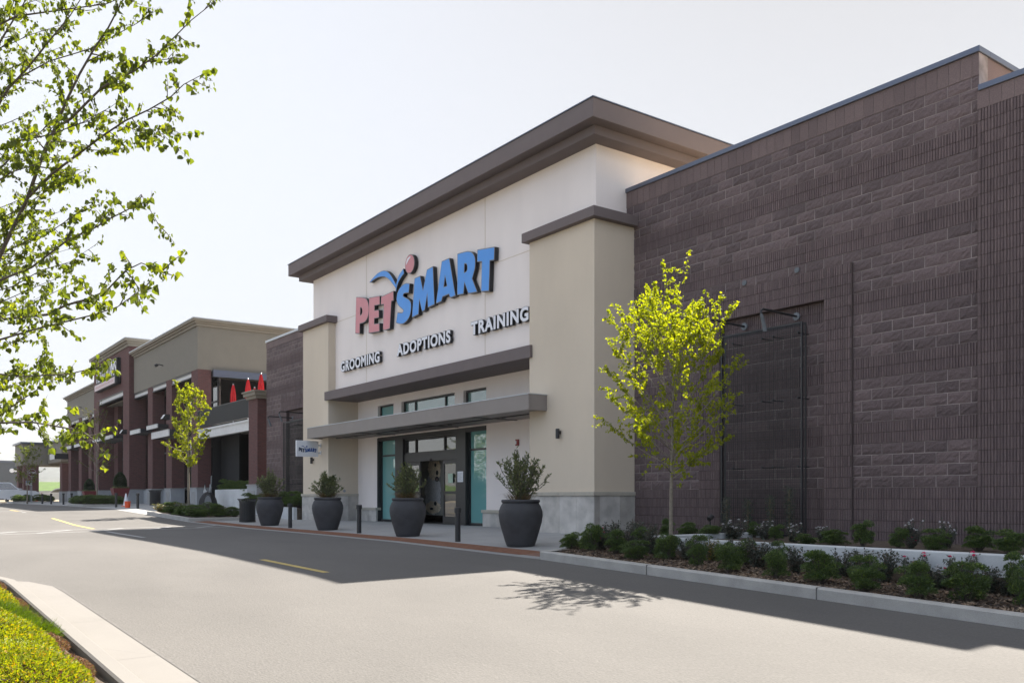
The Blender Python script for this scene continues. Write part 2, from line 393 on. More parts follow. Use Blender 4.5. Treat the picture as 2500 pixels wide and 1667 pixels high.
m = MB(); curb_path(m, [(x, 9.62) for x in frange(6, -12.4, 1.0)][::-1], .17, .15); m2 = m
tag(m.build('planter_kerb', M['curb']), kind='structure')
m = MB(); curb_path(m, [(-12.45,9.65),(-12.6,10.3),(-13.3,11.2),(-14.3,12.4),(-15.4,13.7)], -.15, .15)
tag(m.build('planter_side_kerb', M['curb']), kind='structure')
m = MB()
for xx in (-9.75, -6.75, -3.7): m.box(xx-.004, xx+.004, 9.612, 9.79, pz(xx)-.01, pz(xx)+.1515)
tag(m.build('kerb_joints', M['tar']), kind='structure')
# lower mulch bed
def bedrow(y): return -12.6-(max(0, y-10.3))*.82
m = MB(); ys = frange(9.78, 15.3, .25); nx = 60
vs = []
for y in ys:
    x0 = bedrow(y)
    for i in range(nx+1):
        x = x0+(6-x0)*i/nx
        z = bedz(x, y) if y < 11.2 else max(gz(x, y)+.02, -.86)
        if x < -11.4 and y > 10.8: z = bedz(x, 10.8)+(-.84-bedz(x, 10.8))*min(1, (y-10.8)/2.4)
        z += .025*mnoise.noise(Vector((x*3, y*3, 0)))
        vs.append((x, y, z))
m.add(vs, [(j*(nx+1)+i, j*(nx+1)+i+1, (j+1)*(nx+1)+i+1, (j+1)*(nx+1)+i) for j in range(len(ys)-1) for i in range(nx)])
tag(m.build('planting_bed_soil', M['soil'], smooth=True), kind='structure')
m = MB(); m.box(-11.45, 6, 11.30, 15.1, -1.6, -.80)
tag(m.build('raised_bed_soil', M['soil']), kind='structure')
m = MB(); m.box(-11.6, 6, 11.13, 11.32, -1.75, -.70); m.box(-11.6, -11.42, 11.32, 14.9, -1.3, -.70)
tag(m.build('retaining_wall', M['retain'], bevel=.015), 'low pale concrete retaining wall behind the front row of shrubs', 'wall')
rnd = random.Random(11)
def litter(name, n, reg, zf, mats, s=(.01, .035)):
    m = MB()
    for i in range(n):
        x, y = reg(); z = zf(x, y)+.004; a = rnd.random()*6.3; L = rnd.uniform(*s); ww = L*rnd.uniform(.25, .5)
        dx, dy = math.cos(a)*L, math.sin(a)*L; ex, ey = -math.sin(a)*ww, math.cos(a)*ww; t = rnd.uniform(0, .02)
        m.cm = rnd.randrange(len(mats)); m.add([(x-dx-ex,y-dy-ey,z),(x+dx-ex,y+dy-ey,z+t),(x+dx+ex,y+dy+ey,z+t+.004),(x-dx+ex,y-dy+ey,z+.004)], [(0,1,2,3)])
    return tag(m.build(name, mats), kind='stuff')
chip = [mat('chip_a', (.16, .10, .06), .95, .3, 20), mat('chip_b', (.26, .19, .13), .95, .3, 20), mat('chip_c', (.07, .05, .04), .95, .3, 20)]
def _reg():
    y = 9.83+1.25*rnd.random(); return rnd.uniform(bedrow(y)+.1, -3), y
tag(litter('bark_mulch', 15000, _reg, lambda x, y: bedz(x, y)+.025*mnoise.noise(Vector((x*3, y*3, 0))), chip), 'scattered bark mulch covering the near planting bed', 'mulch')

# foreground island on the camera's side of the road
inner = [(-14.2,.55),(-13.95,1.0),(-13.5,1.30),(-13.0,1.39)]+[(x, 1.39) for x in frange(-12.4, 2, .6)]
outer = [(-14.35,.55),(-14.08,1.07),(-13.58,1.43),(-13.02,1.54)]+[(x, 1.54) for x in frange(-12.4, 2, .6)]
gut = [(-14.9,.55),(-14.6,1.35),(-14.0,1.82),(-13.2,2.0)]+[(x, 2.0) for x in frange(-12.4, 2, .6)]
def gzc(x, y): return gz(x, 1.9)
m = MB(); n = len(inner)
vs = []
for a, b in zip(inner, outer):
    zi = gzc(*b)
    ax, ay = a; bx_, by = b
    vs += [(ax, ay, zi-.1), (ax, ay, zi+.125), (ax+(bx_-ax)*.12, ay+(by-ay)*.12, zi+.14), (ax+(bx_-ax)*.85, ay+(by-ay)*.85, zi+.14), (bx_, by, zi+.12), (bx_+(bx_-ax)*.15, by+(by-ay)*.15, zi-.02)]
m.add(vs, [(i*6+k, (i+1)*6+k, (i+1)*6+k+1, i*6+k+1) for i in range(n-1) for k in range(5)])
tag(m.build('island_kerb', M['newcurb'], smooth=False), kind='structure')
m = MB(); ribbon(m, outer, gut, zf=gz, dz=.008, cross=2)
tag(m.build('gutter', M['newcurb']), kind='structure')
m = MB(); rr = random.Random(5)
def wob(p, q, a): return (p[0]+(q[0]-p[0])*a, p[1]+(q[1]-p[1])*a)
g1 = []; g2 = []
fine = []
for (a, b) in zip(gut, gut[1:]):
    for k in range(8): t = k/8; fine.append((a[0]+(b[0]-a[0])*t, a[1]+(b[1]-a[1])*t))
for (x, y) in fine:
    w_ = .012+.022*rr.random(); g1.append((x, y-.004)); g2.append((x-(.02 if x < -14 else 0), y+w_))
ribbon(m, g1, g2, dz=.012); tag(m.build('asphalt_edge_crack', M['tar']), kind='structure')
m = MB()
for xx in (-12.15, -10.0, -7.9): strip_line(m, (xx, 1.40), (xx+.02, 1.99), .006, .0, 1); 
for v in range(len(m.v)):
    x, y, z = m.v[v]; m.v[v] = (x, y, gz(x, 1.9)+(.1425 if y < 1.53 else .010))
tag(m.build('gutter_joints', mat('gutter_joint_dark', (.105, .098, .09), .9, .2, 20)), kind='structure')  # thin joint lines, darker than the pale concrete around them
m = MB(); vs = []; xs = frange(-14.15, 2, .3)
for x in xs:
    yt = 1.38 if x > -13 else (1.25 if x > -13.6 else .8)
    for k in range(14):
        y = yt-.0-k*.45; vs.append((x, y, gzc(x, 0)+.07+.03*mnoise.noise(Vector((x*2, y*2, 1)))))
m.add(vs, [(i*14+k, (i+1)*14+k, (i+1)*14+k+1, i*14+k+1) for i in range(len(xs)-1) for k in range(13)])
tag(m.build('island_soil', M['soil']), kind='structure')

# far planting islands
def island(name, x0, x1, y0, y1, label=None):
    m = MB(); z = min(gz(x0, 9.64), gz(x1, 9.64))
    t = .15
    for (a, b, c, d) in ((x0, x1, y0, y0+t), (x0, x1, y1-t, y1), (x0, x0+t, y0+t, y1-t), (x1-t, x1, y0+t, y1-t)):
        zs = [gz(a, 9.64), gz(b, 9.64), gz(b, 9.64), gz(a, 9.64)]
        h = .15; v = [(a, c), (b, c), (b, d), (a, d)]
        m.add([(p[0], p[1], -1.1) for p in v]+[(p[0], p[1], q+h) for p, q in zip(v, zs)], [(4,5,6,7),(0,1,5,4),(1,2,6,5),(2,3,7,6),(3,0,4,7)])
    tag(m.build(name+'_kerb', M['curb'], bevel=.015), kind='structure')
    m = MB(); m.add([(x0+t, y0+t, gz(x0, 9.64)+.12), (x1-t, y0+t, gz(x1, 9.64)+.12), (x1-t, y1-t, gz(x1, 9.64)+.12), (x0+t, y1-t, gz(x0, 9.64)+.12)], [(0,1,2,3)])
    tag(m.build(name+'_soil', M['soil']), kind='structure')
island('corner_bed', -40.0, -33.9, 9.66, 12.2)
island('market_bed', -59.3, -54.0, 9.66, 12.0)
island('portico_bed', -90, -86, 9.9, 13.4)

# ------------------------------------------------------------------ masonry
CH = .2021; Z0 = .1735; BW = .4064
def base_kind(r): return 'rib' if (r < 0 or r % 6 in (4, 5)) else 'split'
def cmu(mb, r0, r1, segfn, Y, seed, coarse=False):
    """mb: (mortar, split, rib) builders; segfn(row,z)->[(xa,xb,kind,depth)]"""
    rn = random.Random(seed); mo, sp, rb = mb
    for r in range(r0, r1):
        z0 = Z0+r*CH; z1 = z0+CH; off = (r % 2)*BW/2
        for xa, xb, kind, dep in segfn(r, (z0+z1)/2):
            yf = Y-dep
            kk = kind or base_kind(r)
            mo.cm = 1 if kk == 'rib' else 0
            mo.box(xa, xb, yf+.004, Y+.30, z0, z1)
            k = math.floor((xa-off)/BW)
            while k*BW+off < xb-.01:
                a = max(xa, k*BW+off); b = min(xb, (k+1)*BW+off); k += 1
                if b-a < .03: continue
                a += .0065; b -= .0065; c0 = z0+.0065; c1 = z1-.0065
                if kk == 'split':
                    nx_ = max(2, int(round((b-a)/.058))) if not coarse else 3; nz = 4 if not coarse else 2
                    bulge = rn.uniform(.009, .016); tx = rn.uniform(-.004, .004); tz = rn.uniform(-.003, .003); vs = []
                    for j in range(nz+1):
                        for i in range(nx_+1):
                            u = i/nx_; v = j/nz; e = (i in (0, nx_)) or (j in (0, nz))
                            d = .001 if e else bulge+rn.uniform(-.008, .008)+tx*(u-.5)*2+tz*(v-.5)*2
                            vs.append((a+(b-a)*u+(0 if e else rn.uniform(-.01, .01)), yf-max(0, d), c0+(c1-c0)*v+(0 if e else rn.uniform(-.008, .008))))
                    n0 = len(vs); w1 = nx_+1
                    vs += [(a, yf+.012, c0), (b, yf+.012, c0), (b, yf+.012, c1), (a, yf+.012, c1)]
                    fs = [(j*w1+i, j*w1+i+1, (j+1)*w1+i+1, (j+1)*w1+i) for j in range(nz) for i in range(nx_)]
                    fs += [(n0, n0+1)+tuple(range(nx_, -1, -1)), (n0+3,)+tuple(nz*w1+i for i in range(nx_+1))+(n0+2,)]
                    sp.add(vs, fs)
                elif kk == 'rib':
                    tw = rn.random()*.004
                    rb.box(a, b, yf+.002, yf+.012, c0, c1)
                    p = math.floor(a/.0508)*.0508
                    while p < b-.012:
                        q0 = max(a, p+.006); q1 = min(b, p+.0508-.009)
                        if q1-q0 > .012:
                            d0 = .014+rn.uniform(-.004, .005); d1 = .014+rn.uniform(-.004, .005); zm = (c0+c1)/2; dm = .014+rn.uniform(-.006, .006)
                            rb.add([(q0, yf+.002, c0), (q0+.004, yf-d0, c0), (q1-.004, yf-d0, c0), (q1, yf+.002, c0),
                                    (q0, yf+.002, zm), (q0+.004, yf-dm, zm), (q1-.004, yf-dm, zm), (q1, yf+.002, zm),
                                    (q0, yf+.002, c1), (q0+.004, yf-d1, c1), (q1-.004, yf-d1, c1), (q1, yf+.002, c1)],
                                   [(0,1,5,4),(1,2,6,5),(2,3,7,6),(4,5,9,8),(5,6,10,9),(6,7,11,10),(3,2,1,0),(8,9,10,11)])
                        p += .0508

store = thing('pet_store_building', (-24, 14, -.9), 'big box pet store with cream entrance tower, tan pillars and dark brown block walls', 'store building')
SO = (-24, 14, -.9)
Yw = 15.0
def seg_r(r, z):
    s = []
    if z < 4.42:
        s.append((-15.62, -13.52, None, 0))
        if z < 3.81: s += [(-13.52, -12.91, 'rib', .05), (-12.91, -10.33, None, -.10), (-10.33, -9.73, 'rib', .05)]
        else: s.append((-13.52, -9.73, 'rib', .05))
        s.append((-9.73, -7.39, None, 0))
    else: s.append((-15.9, -7.39, None, 0))
    if z < 6.45: s.append((-7.39, -5.9, 'rib', .06)); s.append((-5.9, 3.5, None, 0))
    return s
mo, sp, rb = MB(SO), MB(SO), MB(SO)
cmu((mo, sp, rb), -6, 34, seg_r, Yw, 1)
wall = mo.build('wall', [M['mortar'], M['mortar_dark']], store)
tag(wall, 'brown block wall right of the entrance tower')
sp.build('split_face_blocks', M['split'], wall); rb.build('ribbed_blocks', M['rib'], wall)
def soldier(par, x0, x1, y, z0, z1, seed):
    m = MB(SO); rn = random.Random(seed); x = x0
    while x < x1-.02:
        q = min(x+.2, x1); m.box(x+.004, q-.004, y-.002, y+.05, z0, z1); x += .2
    b = MB(SO); b.box(x0, x1, y+.006, y+.3, z0, z1)
    o = b.build('parapet_band', M['mortar'], par); m.build('soldier_course', M['smoothblock'], o)
soldier(store, -15.9, -7.39, Yw-.008, 7.045, 7.42, 3)
soldier(store, -7.39, 3.5, Yw-.066, 6.44, 6.74, 4)
m = MB(SO); m.box(-15.9, -7.36, Yw-.05, Yw+.32, 7.42, 7.52); m.box(-7.62, -7.36, Yw+.32, 19.5, 7.42, 7.52); m.box(-7.36, 3.5, Yw-.10, Yw+.32, 6.74, 6.84)
m.build('coping', M['coping'], store, bevel=.008)
m = MB(SO); m.box(-7.69, -7.40, Yw+.30, 19.5, 6.0, 7.42); m.build('parapet_return', M['smoothblock'], store)
m = MB(SO); m.box(-7.39, 3.5, 15.3, 26, 5.9, 5.95); m.box(-15.89, -7.69, 15.3, 26, 6.75, 6.80); m.build('roof', mat('tan_roof_membrane', (.62, .50, .36), .9, .05, 1), store)
# left stretch of wall between the tower and the market
def seg_l(r, z):
    if z < 3.75: return [(-40.15, -38.2, None, 0), (-38.2, -37.6, 'rib', .05), (-37.6, -35.0, None, -.10), (-35.0, -32.6, 'rib', .05)]
    if z < 4.35: return [(-40.15, -38.2, None, 0), (-38.2, -32.6, 'rib', .05)]
    return [(-40.15, -32.3, None, 0)]
mo, sp, rb = MB(SO), MB(SO), MB(SO)
cmu((mo, sp, rb), -6, 33, seg_l, Yw, 2, True)
wl = mo.build('wall', [M['mortar'], M['mortar_dark']], store); tag(wl, 'brown block wall left of the entrance tower')
sp.build('split_face_blocks', M['split'], wl); rb.build('ribbed_blocks', M['rib'], wl)
soldier(store, -40.15, -32.3, Yw-.008, 6.85, 7.17, 5)
m = MB(SO); m.box(-40.18, -32.3, Yw-.05, Yw+.32, 7.17, 7.27); m.build('coping', M['palecoping'], store, bevel=.008)
m = MB(SO); m.box(-40.14, -39.85, 15.3, 30, -1, 7.17); m.build('side_wall', M['smoothblock'], store)
# tower
m = MB(SO); m.box(-32.45, -15.89, 14.0, 22, 3.60, 8.46)
tw = m.build('tower', M['cream'], store, bevel=.012)
m = MB(SO)
for xx in (-27.89, -20.57): m.box(xx-.008, xx+.008, 13.994, 14.01, 3.88, 8.4)
m.box(-32.44, -15.9, 13.9945, 14.01, 6.445, 6.46); m.build('control_joints', M['olive'], tw)
m = MB(SO)
def eave(mm, d, z0, z1): mm.box(-32.45-d, -15.89+d, 14-d, 22+d, z0, z1)
c = MB(SO); eave(c, .42, 8.40, 8.62); eave(c, .73, 8.62, 9.06); cor = c.build('cornice', M['bronze'], store, bevel=.012)
c = MB(SO); eave(c, .75, 9.06, 9.085); c.build('drip_edge', M['coping'], cor)
def pier(x0, x1, zt):
    y0, y1 = 13.71, 15.05
    m = MB(SO); m.box(x0, x1, y0, y1, .10, zt); p = m.build('pier', M['olive'], store, bevel=.01)
    c = MB(SO); c.box(x0-.14, x1+.16, y0-.15, y1-.08, zt, zt+.24); c.build('pier_cap', M['bronze'], p, bevel=.01)
    b = MB(SO); e = .03
    # stone cladding as separate slabs
    xs = frange(x0-e, x1+e, .80)
    for a, q in zip(xs, xs[1:]): b.box(a+.004, q-.004, y0-e, y0+.02, -1.05, .035)
    ys = [y0-e+.004, 13.86, 14.5, 15.02]
    for a, q in zip(ys, ys[1:]):
        b.box(x1-.02, x1+e, a+.024 if a < y0 else a+.004, q-.004, -1.05, .035); b.box(x0-e, x0+.02, a+.024 if a < y0 else a+.004, q-.004, -1.05, .035)
    b.build('stone_base', M['stone'], p)
    f = MB(SO); f.box(x0-e+.006, x1+e-.006, y0-e+.006, y1, -1.05, .03); f.build('base_core', M['stonecap'], p)
    g = MB(SO)
    for a, q in zip(xs, xs[1:]): g.box(a+.003-(.03 if a == xs[0] else 0), q-.003+(.03 if q == xs[-1] else 0), y0-.07, y1-.01, .035, .125)
    g.build('base_cap', M['stonecap'], p, bevel=.006)
pier(-18.13, -15.62, 6.51); pier(-32.77, -30.43, 6.44)
m = MB(SO); m.box(-30.6, -18.0, 13.63, 14.92, 3.56, 3.88); m.build('soffit_band', M['bronze'], store, bevel=.01)
# recessed entrance wall with openings
m = MB(SO); Yr = 14.92
def rw(x0, x1, z0, z1): m.box(x0, x1, Yr, Yr+.25, z0, z1)
rw(-30.45, -28.83, -.95, 3.56); rw(-21.86, -18.1, -.95, 3.56)
rw(-28.83, -21.86, 3.29, 3.56); rw(-28.83, -21.86, 2.12, 2.50)
rw(-27.65, -27.08, 2.50, 3.29); rw(-23.62, -23.12, 2.50, 3.29)
m.build('entrance_wall', M['cream'], store)
for x0, x1 in ((-30.43, -28.80), (-21.93, -18.13)):
    b = MB(SO); xs = frange(x0, x1, .8)
    for a, q in zip(xs, xs[1:]): b.box(a+.004, q-.004, Yr-.09, Yr+.02, -1, -.47)
    bb = b.build('stone_base', M['stone'], store)
    b = MB(SO); b.box(x0+.006, x1-.006, Yr-.084, Yr+.2, -1, -.475); b.box(x0-.03, x1+.03, Yr-.125, Yr+.2, -.47, -.38); b.build('base_cap', M['stonecap'], bb, bevel=.006)
# interior behind
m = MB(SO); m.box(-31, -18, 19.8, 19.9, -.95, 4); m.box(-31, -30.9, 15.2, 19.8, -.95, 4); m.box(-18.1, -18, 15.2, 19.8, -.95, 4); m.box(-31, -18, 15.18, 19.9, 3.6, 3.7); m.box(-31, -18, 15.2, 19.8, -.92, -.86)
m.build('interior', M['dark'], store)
# windows
def win(x0, x1, z0, z1, mull, gl, name='window', y=Yr+.10, fr=.055, trans=(), par=store):
    f = MB(SO); f.box(x0, x1, y, y+.10, z0, z0+fr); f.box(x0, x1, y, y+.10, z1-fr, z1)
    f.box(x0, x0+fr, y, y+.10, z0+fr, z1-fr); f.box(x1-fr, x1, y, y+.10, z0+fr, z1-fr)
    for q in mull: f.box(q-.03, q+.03, y+.002, y+.098, z0+fr, z1-fr)
    for q in trans: f.box(x0+fr, x1-fr, y+.004, y+.096, q-.03, q+.03)
    o = f.build(name, M['frame'], par)
    g = MB(SO); xs = [x0+fr]+list(mull)+[x1-fr]; zs = [z0+fr]+list(trans)+[z1-fr]
    for a, b in zip(xs, xs[1:]):
        for c_, d in zip(zs, zs[1:]):
            g2 = MB(SO); g2.box(a, b, y+.045, y+.055, c_, d); g2.build('pane', gl, o)
    return o
win(-28.83, -27.65, 2.50, 3.29, [], M['teal']); win(-27.08, -23.62, 2.50, 3.29, [-26.3, -24.35], M['lglass']); win(-23.12, -21.86, 2.50, 3.29, [], M['lglass'])
win(-28.80, -27.5, -.86, 2.12, [], M['teal'], trans=(1.48,), fr=.07); win(-22.98, -21.88, -.86, 2.12, [], M['teal'], trans=(1.46,), fr=.07)
m = MB(SO)
for x0, x1 in ((-27.5, -26.95), (-23.54, -22.98)): m.box(x0, x1, Yr-.02, Yr+.2, -.88, 2.13)
m.box(-26.95, -23.54, Yr+.03, Yr+.2, 1.19, 1.46); m.box(-28.83, -21.86, Yr-.015, Yr+.06, 2.0, 2.14)
m.box(-28.86, -28.78, Yr-.02, Yr+.2, -.88, 2.12); m.box(-26.95, -23.54, Yr+.0, Yr+.2, -.885, -.865)
m.build('door_surround', M['frame'], store, bevel=.006)
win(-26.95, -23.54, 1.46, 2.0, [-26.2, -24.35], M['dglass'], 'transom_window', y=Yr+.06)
def leaf_door(x0, x1):
    y = Yr+.07; f = MB(SO); f.box(x0, x0+.09, y, y+.06, -.86, 1.19); f.box(x1-.09, x1, y, y+.06, -.86, 1.19)
    f.box(x0+.09, x1-.09, y, y+.06, -.86, -.62); f.box(x0+.09, x1-.09, y, y+.06, 1.07, 1.19); f.box(x0+.09, x1-.09, y, y+.06, .10, .19)
    o = f.build('sliding_door', M['frame'], store)
    for a, b in ((-.62, .10), (.19, 1.07)):
        g = MB(SO); g.box(x0+.09, x1-.09, y+.02, y+.035, a, b); g.build('pane', M['dglass'], o)
    return o
leaf_door(-26.9, -25.9); dr = leaf_door(-24.46, -23.56)
g = MB(SO); g.box(-24.1, -23.82, Yr+.05, Yr+.06, .45, .75); g.build('door_notice', mat('pale_green_sheet', (.42, .55, .42), .6), dr)
m = MB(SO); m.box(-23.42, -23.1, Yr-.03, Yr-.022, .47, .80); n1 = m.build('wall_notice', M['white'], store)
m = MB(SO)
for k in range(7): m.box(-23.38, -23.14-.03*(k % 3), Yr-.0325, Yr-.0305, .73-k*.035, .738-k*.035)
m.build('notice_text', mat('grey_ink', (.25, .25, .27), .8), n1)
m = MB(SO); m.box(-25.45, -25.1, Yr-.02, Yr+.03, 1.20, 1.26); m.build('door_sensor', M['blacksteel'], store)

# canopy slab over the doors
m = MB(SO); m.box(-31.0, -17.4, 13.13, 13.20, 2.15, 2.54); m.box(-31.0, -30.93, 13.2, 13.71, 2.15, 2.54); m.box(-17.47, -17.4, 13.2, 13.71, 2.15, 2.54)
m.box(-30.93, -17.47, 13.2, 13.70, 2.19, 2.50); m.box(-30.43, -18.13, 13.7, 14.92, 2.19, 2.50)
cn = m.build('canopy', M['canopy'], store, bevel=.008)
m = MB(SO); m.box(-31.01, -17.39, 13.12, 13.72, 2.54, 2.56); m.build('canopy_flashing', M['palecoping'], cn)
m = MB(SO)
for xx in (-27.5, -23.4, -20.3): m.box(xx-.03, xx+.03, 13.22, 14.90, 2.172, 2.188)
m.box(-30.4, -18.2, 14.0, 14.05, 2.16, 2.187); m.build('soffit_ribs', M['frame'], cn)
for xx in (-28.9, -25.9, -22.6, -19.8):
    m = MB(SO); m.lathe([(.07, 0), (.07, -.012), (.05, -.014)], (xx, 14.1, 2.16), 16); m.build('downlight', M['frame'], cn)

# ------------------------------------------------------------------ lettering
def curve_mesh(splines, ext, off, smooth_pts=False):
    cu = bpy.data.curves.new('tmp', 'CURVE'); cu.dimensions = '2D'; cu.fill_mode = 'BOTH'
    for pts in splines:
        s = cu.splines.new('POLY'); s.points.add(len(pts)-1)
        for i, (a, b) in enumerate(pts): s.points[i].co = (a, b, 0, 1)
        s.use_cyclic_u = True
    cu.extrude = ext; cu.offset = off
    return _tomesh(cu)
def _tomesh(cu):
    o = bpy.data.objects.new('tmp', cu); COL.objects.link(o)
    dg = bpy.context.evaluated_depsgraph_get(); me = bpy.data.meshes.new_from_object(o.evaluated_get(dg))
    bpy.data.objects.remove(o); bpy.data.curves.remove(cu); return me
def smooth_poly(pts, it=1, ang=50):
    for _ in range(it):
        o = []; n = len(pts)
        for i in range(n):
            a, b, c_ = Vector(pts[i-1]), Vector(pts[i]), Vector(pts[(i+1) % n])
            d = (b-a).angle(c_-b, 0) if (b-a).length and (c_-b).length else 0
            if d > R(ang): o.append(tuple(b))
            else: o += [tuple(b.lerp(a, .25)), tuple(b.lerp(c_, .25))]
        pts = o
    return pts
def area(p): return sum(p[i-1][0]*p[i][1]-p[i][0]*p[i-1][1] for i in range(len(p)))/2
def place_mesh(me, name, mt, parent, T):
    vs = [T(v.co) for v in me.vertices]; m = MB(); m.v = [tuple(v) for v in vs]
    m.f = [list(p.vertices) for p in me.polygons]; m.m = [0]*len(m.f); bpy.data.meshes.remove(me)
    return m.build(name, mt, parent)

# outlines of the storefront logo, in metres on the sign plane (x along the wall, z up)
_L = dict(
 P=([(62,795),(160,797),(215,815),(245,860),(262,950),(262,1030),(245,1110),(215,1165),(180,1195),(120,1210),(118,1365),(48,1362)],[(128,962),(142,958),(155,985),(158,1020),(152,1050),(140,1070),(127,1078)]),
 E=([(262,805),(430,775),(430,915),(350,930),(348,1000),(415,993),(418,1115),(345,1130),(343,1210),(425,1200),(425,1330),(255,1360)],),
 T=([(450,790),(640,700),(645,850),(610,862),(585,1285),(515,1312),(478,1305),(490,910),(445,918)],),
 S=([(893,585),(840,575),(790,600),(740,650),(705,720),(688,800),(690,870),(710,920),(745,960),(780,985),(795,1005),(785,1030),(760,1040),(705,1028),(680,1195),(720,1215),(790,1218),(840,1180),(890,1110),(915,1010),(918,900),(900,850),(860,815),(810,795),(792,775),(800,748),(830,735),(880,735)],),
 M=([(968,505),(1055,465),(1100,680),(1160,370),(1255,318),(1280,912),(1175,962),(1165,770),(1128,1000),(1085,1025),(1045,850),(1030,1065),(928,1118)],),
 A=([(1390,240),(1508,190),(1605,775),(1525,812),(1500,755),(1405,795),(1385,865),(1300,900)],[(1443,480),(1470,620),(1425,635)]),
 R=([(1632,125),(1720,98),(1800,80),(1860,95),(1900,150),(1915,230),(1910,340),(1890,420),(1865,510),(1945,718),(1855,738),(1800,742),(1745,580),(1730,750),(1630,768)],[(1745,285),(1770,282),(1785,310),(1785,370),(1770,400),(1742,412)]),
 T2=([(1943,60),(2212,15),(2205,225),(2140,235),(2125,705),(2000,715),(2010,250),(1940,255)],),
 W1=([(265,570),(330,490),(400,420),(480,382),(540,390),(600,450),(650,540),(690,620),(680,665),(640,610),(590,540),(530,490),(470,478),(400,490),(330,530),(290,568)],),
 W2=([(795,355),(805,430),(760,490),(720,560),(690,650),(680,730),(672,680),(690,560),(720,460)],),
 B=([(895+72*math.cos(t)+14*math.sin(t),283-152*math.sin(t)) for t in [i*math.pi/12 for i in range(24)]],),
 H=([(905,165),(870,185),(845,235),(838,305),(855,270),(880,215),(908,180)],))
YS = 13.85
def sign_xz(u, v):
    px = 860+u/6.357; py = 600+v/6.357; a = (px-1250)/2163
    t = YS/(FW[1]+a*RT[1]); return ((FW[0]+a*RT[0])*t, (1213-py)*t/2163)
LET = {k: [[sign_xz(*p) for p in s] for s in v] for k, v in _L.items()}
for k, v in LET.items():
    for i in range(len(v)):
        if k in ('P', 'S', 'R', 'W1', 'W2', 'H'): v[i] = smooth_poly(v[i], 2, 42)
        if area(v[i])*(1 if i == 0 else -1) < 0: v[i].reverse()
sg = thing('store_logo_sign', (-25, 13.85, 4.9), 'large raised red and blue PETSMART letters with bouncing ball on cream wall', 'sign')
for k in ('P','E','T','S','M','A','R','T2','W1','W2','B'):
    pts = LET[k]
    T = lambda c, y0=0: Vector((c.x+25, -c.z+.065+y0, c.y-4.9))
    body = place_mesh(curve_mesh(pts, .065, 0), 'ball' if k == 'B' else ('swoosh' if k[0] == 'W' else 'letter'), M['letterside'], sg, T)
    rim = place_mesh(curve_mesh(pts, .002, 0), 'trim', M['rim'], body, lambda c: Vector((c.x+25, -c.z-.002, c.y-4.9)))
    try: f = curve_mesh(pts, .002, -.022 if k[0] != 'W' else -.012)
    except Exception: f = curve_mesh(pts, .002, 0)
    place_mesh(f, 'face', M['pink'] if k in ('P','E','T','B') else M['blue'], body, lambda c: Vector((c.x+25, -c.z-.006, c.y-4.9)))
    if k == 'B': place_mesh(curve_mesh(LET['H'], .002, 0), 'highlight', M['glow'], body, lambda c: Vector((c.x+25, -c.z-.010, c.y-4.9)))

def text_mesh(s, ext, off, bold=0):
    cu = bpy.data.curves.new('tmp', 'FONT'); cu.body = s; cu.extrude = ext; cu.offset = off; cu.size = 1; cu.fill_mode = 'BOTH'; cu.space_character = 1.14
    return _tomesh(cu)
def islands(me):
    bm = bmesh.new(); bm.from_mesh(me); bm.verts.ensure_lookup_table(); seen = set(); outl = []
    bmesh.ops.remove_doubles(bm, verts=bm.verts, dist=1e-5); bm.verts.ensure_lookup_table()
    for v in bm.verts:
        if v.index in seen: continue
        st = [v]; seen.add(v.index); comp = []
        while st:
            q = st.pop(); comp.append(q)
            for e in q.link_edges:
                o = e.other_vert(q)
                if o.index not in seen: seen.add(o.index); st.append(o)
        idx = {q.index: i for i, q in enumerate(comp)}; fs = set()
        for q in comp:
            for f in q.link_faces: fs.add(f)
        outl.append(([q.co.copy() for q in comp], [[idx[x.index] for x in f.verts] for f in fs]))
    bm.free(); outl.sort(key=lambda t: min(v.x for v in t[0])); return outl
def text_sign(name, s, x0, x1, z0, z1, y, label, depth=.09, side=None, face=None, off=.045):
    """individual channel letters spelling s between x0..x1, z0..z1 on plane y facing -Y"""
    side = side or M['letterside']; face = face or M['glow']
    root = thing(name, (x0, y, z0), label, 'sign')
    A_ = islands(text_mesh(s, .5, off+.014)); B_ = islands(text_mesh(s, .0, off-.006))
    allv = [v for c_ in A_ for v in c_[0]]; mx0 = min(v.x for v in allv); mx1 = max(v.x for v in allv); mz0 = min(v.y for v in allv); mz1 = max(v.y for v in allv)
    sx = (x1-x0)/(mx1-mx0); sz = (z1-z0)/(mz1-mz0)
    Bl = {}
    for (vs, fs), ch in zip(A_, s.replace(' ', '')):
        m = MB(); m.v = [((v.x-mx0)*sx, (.5-v.z)*depth-depth*0, (v.y-mz0)*sz) for v in vs]; m.f = fs; m.m = [0]*len(fs)
        Bl[id(vs)] = (m.build('letter', side, root), min(v.x for v in vs), max(v.x for v in vs))
    for vs, fs in B_:
        cx = sum((min(v.x for v in vs), max(v.x for v in vs)))/2
        par = min(Bl.values(), key=lambda t: abs((t[1]+t[2])/2-cx))[0]
        m = MB(); m.v = [((v.x-mx0)*sx, -.004, (v.y-mz0)*sz) for v in vs]; m.f = fs; m.m = [0]*len(fs); m.build('face', face, par)
    return root
text_sign('service_sign', 'GROOMING', -29.75, -26.68, 4.52, 4.92, 13.88, 'white raised letters reading GROOMING at left under the logo')
text_sign('service_sign', 'ADOPTIONS', -25.5, -22.2, 4.55, 4.95, 13.88, 'white raised letters reading ADOPTIONS in the middle under the logo')
text_sign('service_sign', 'TRAINING', -21.12, -18.38, 4.58, 4.98, 13.88, 'white raised letters reading TRAINING at right by the tan pillar')

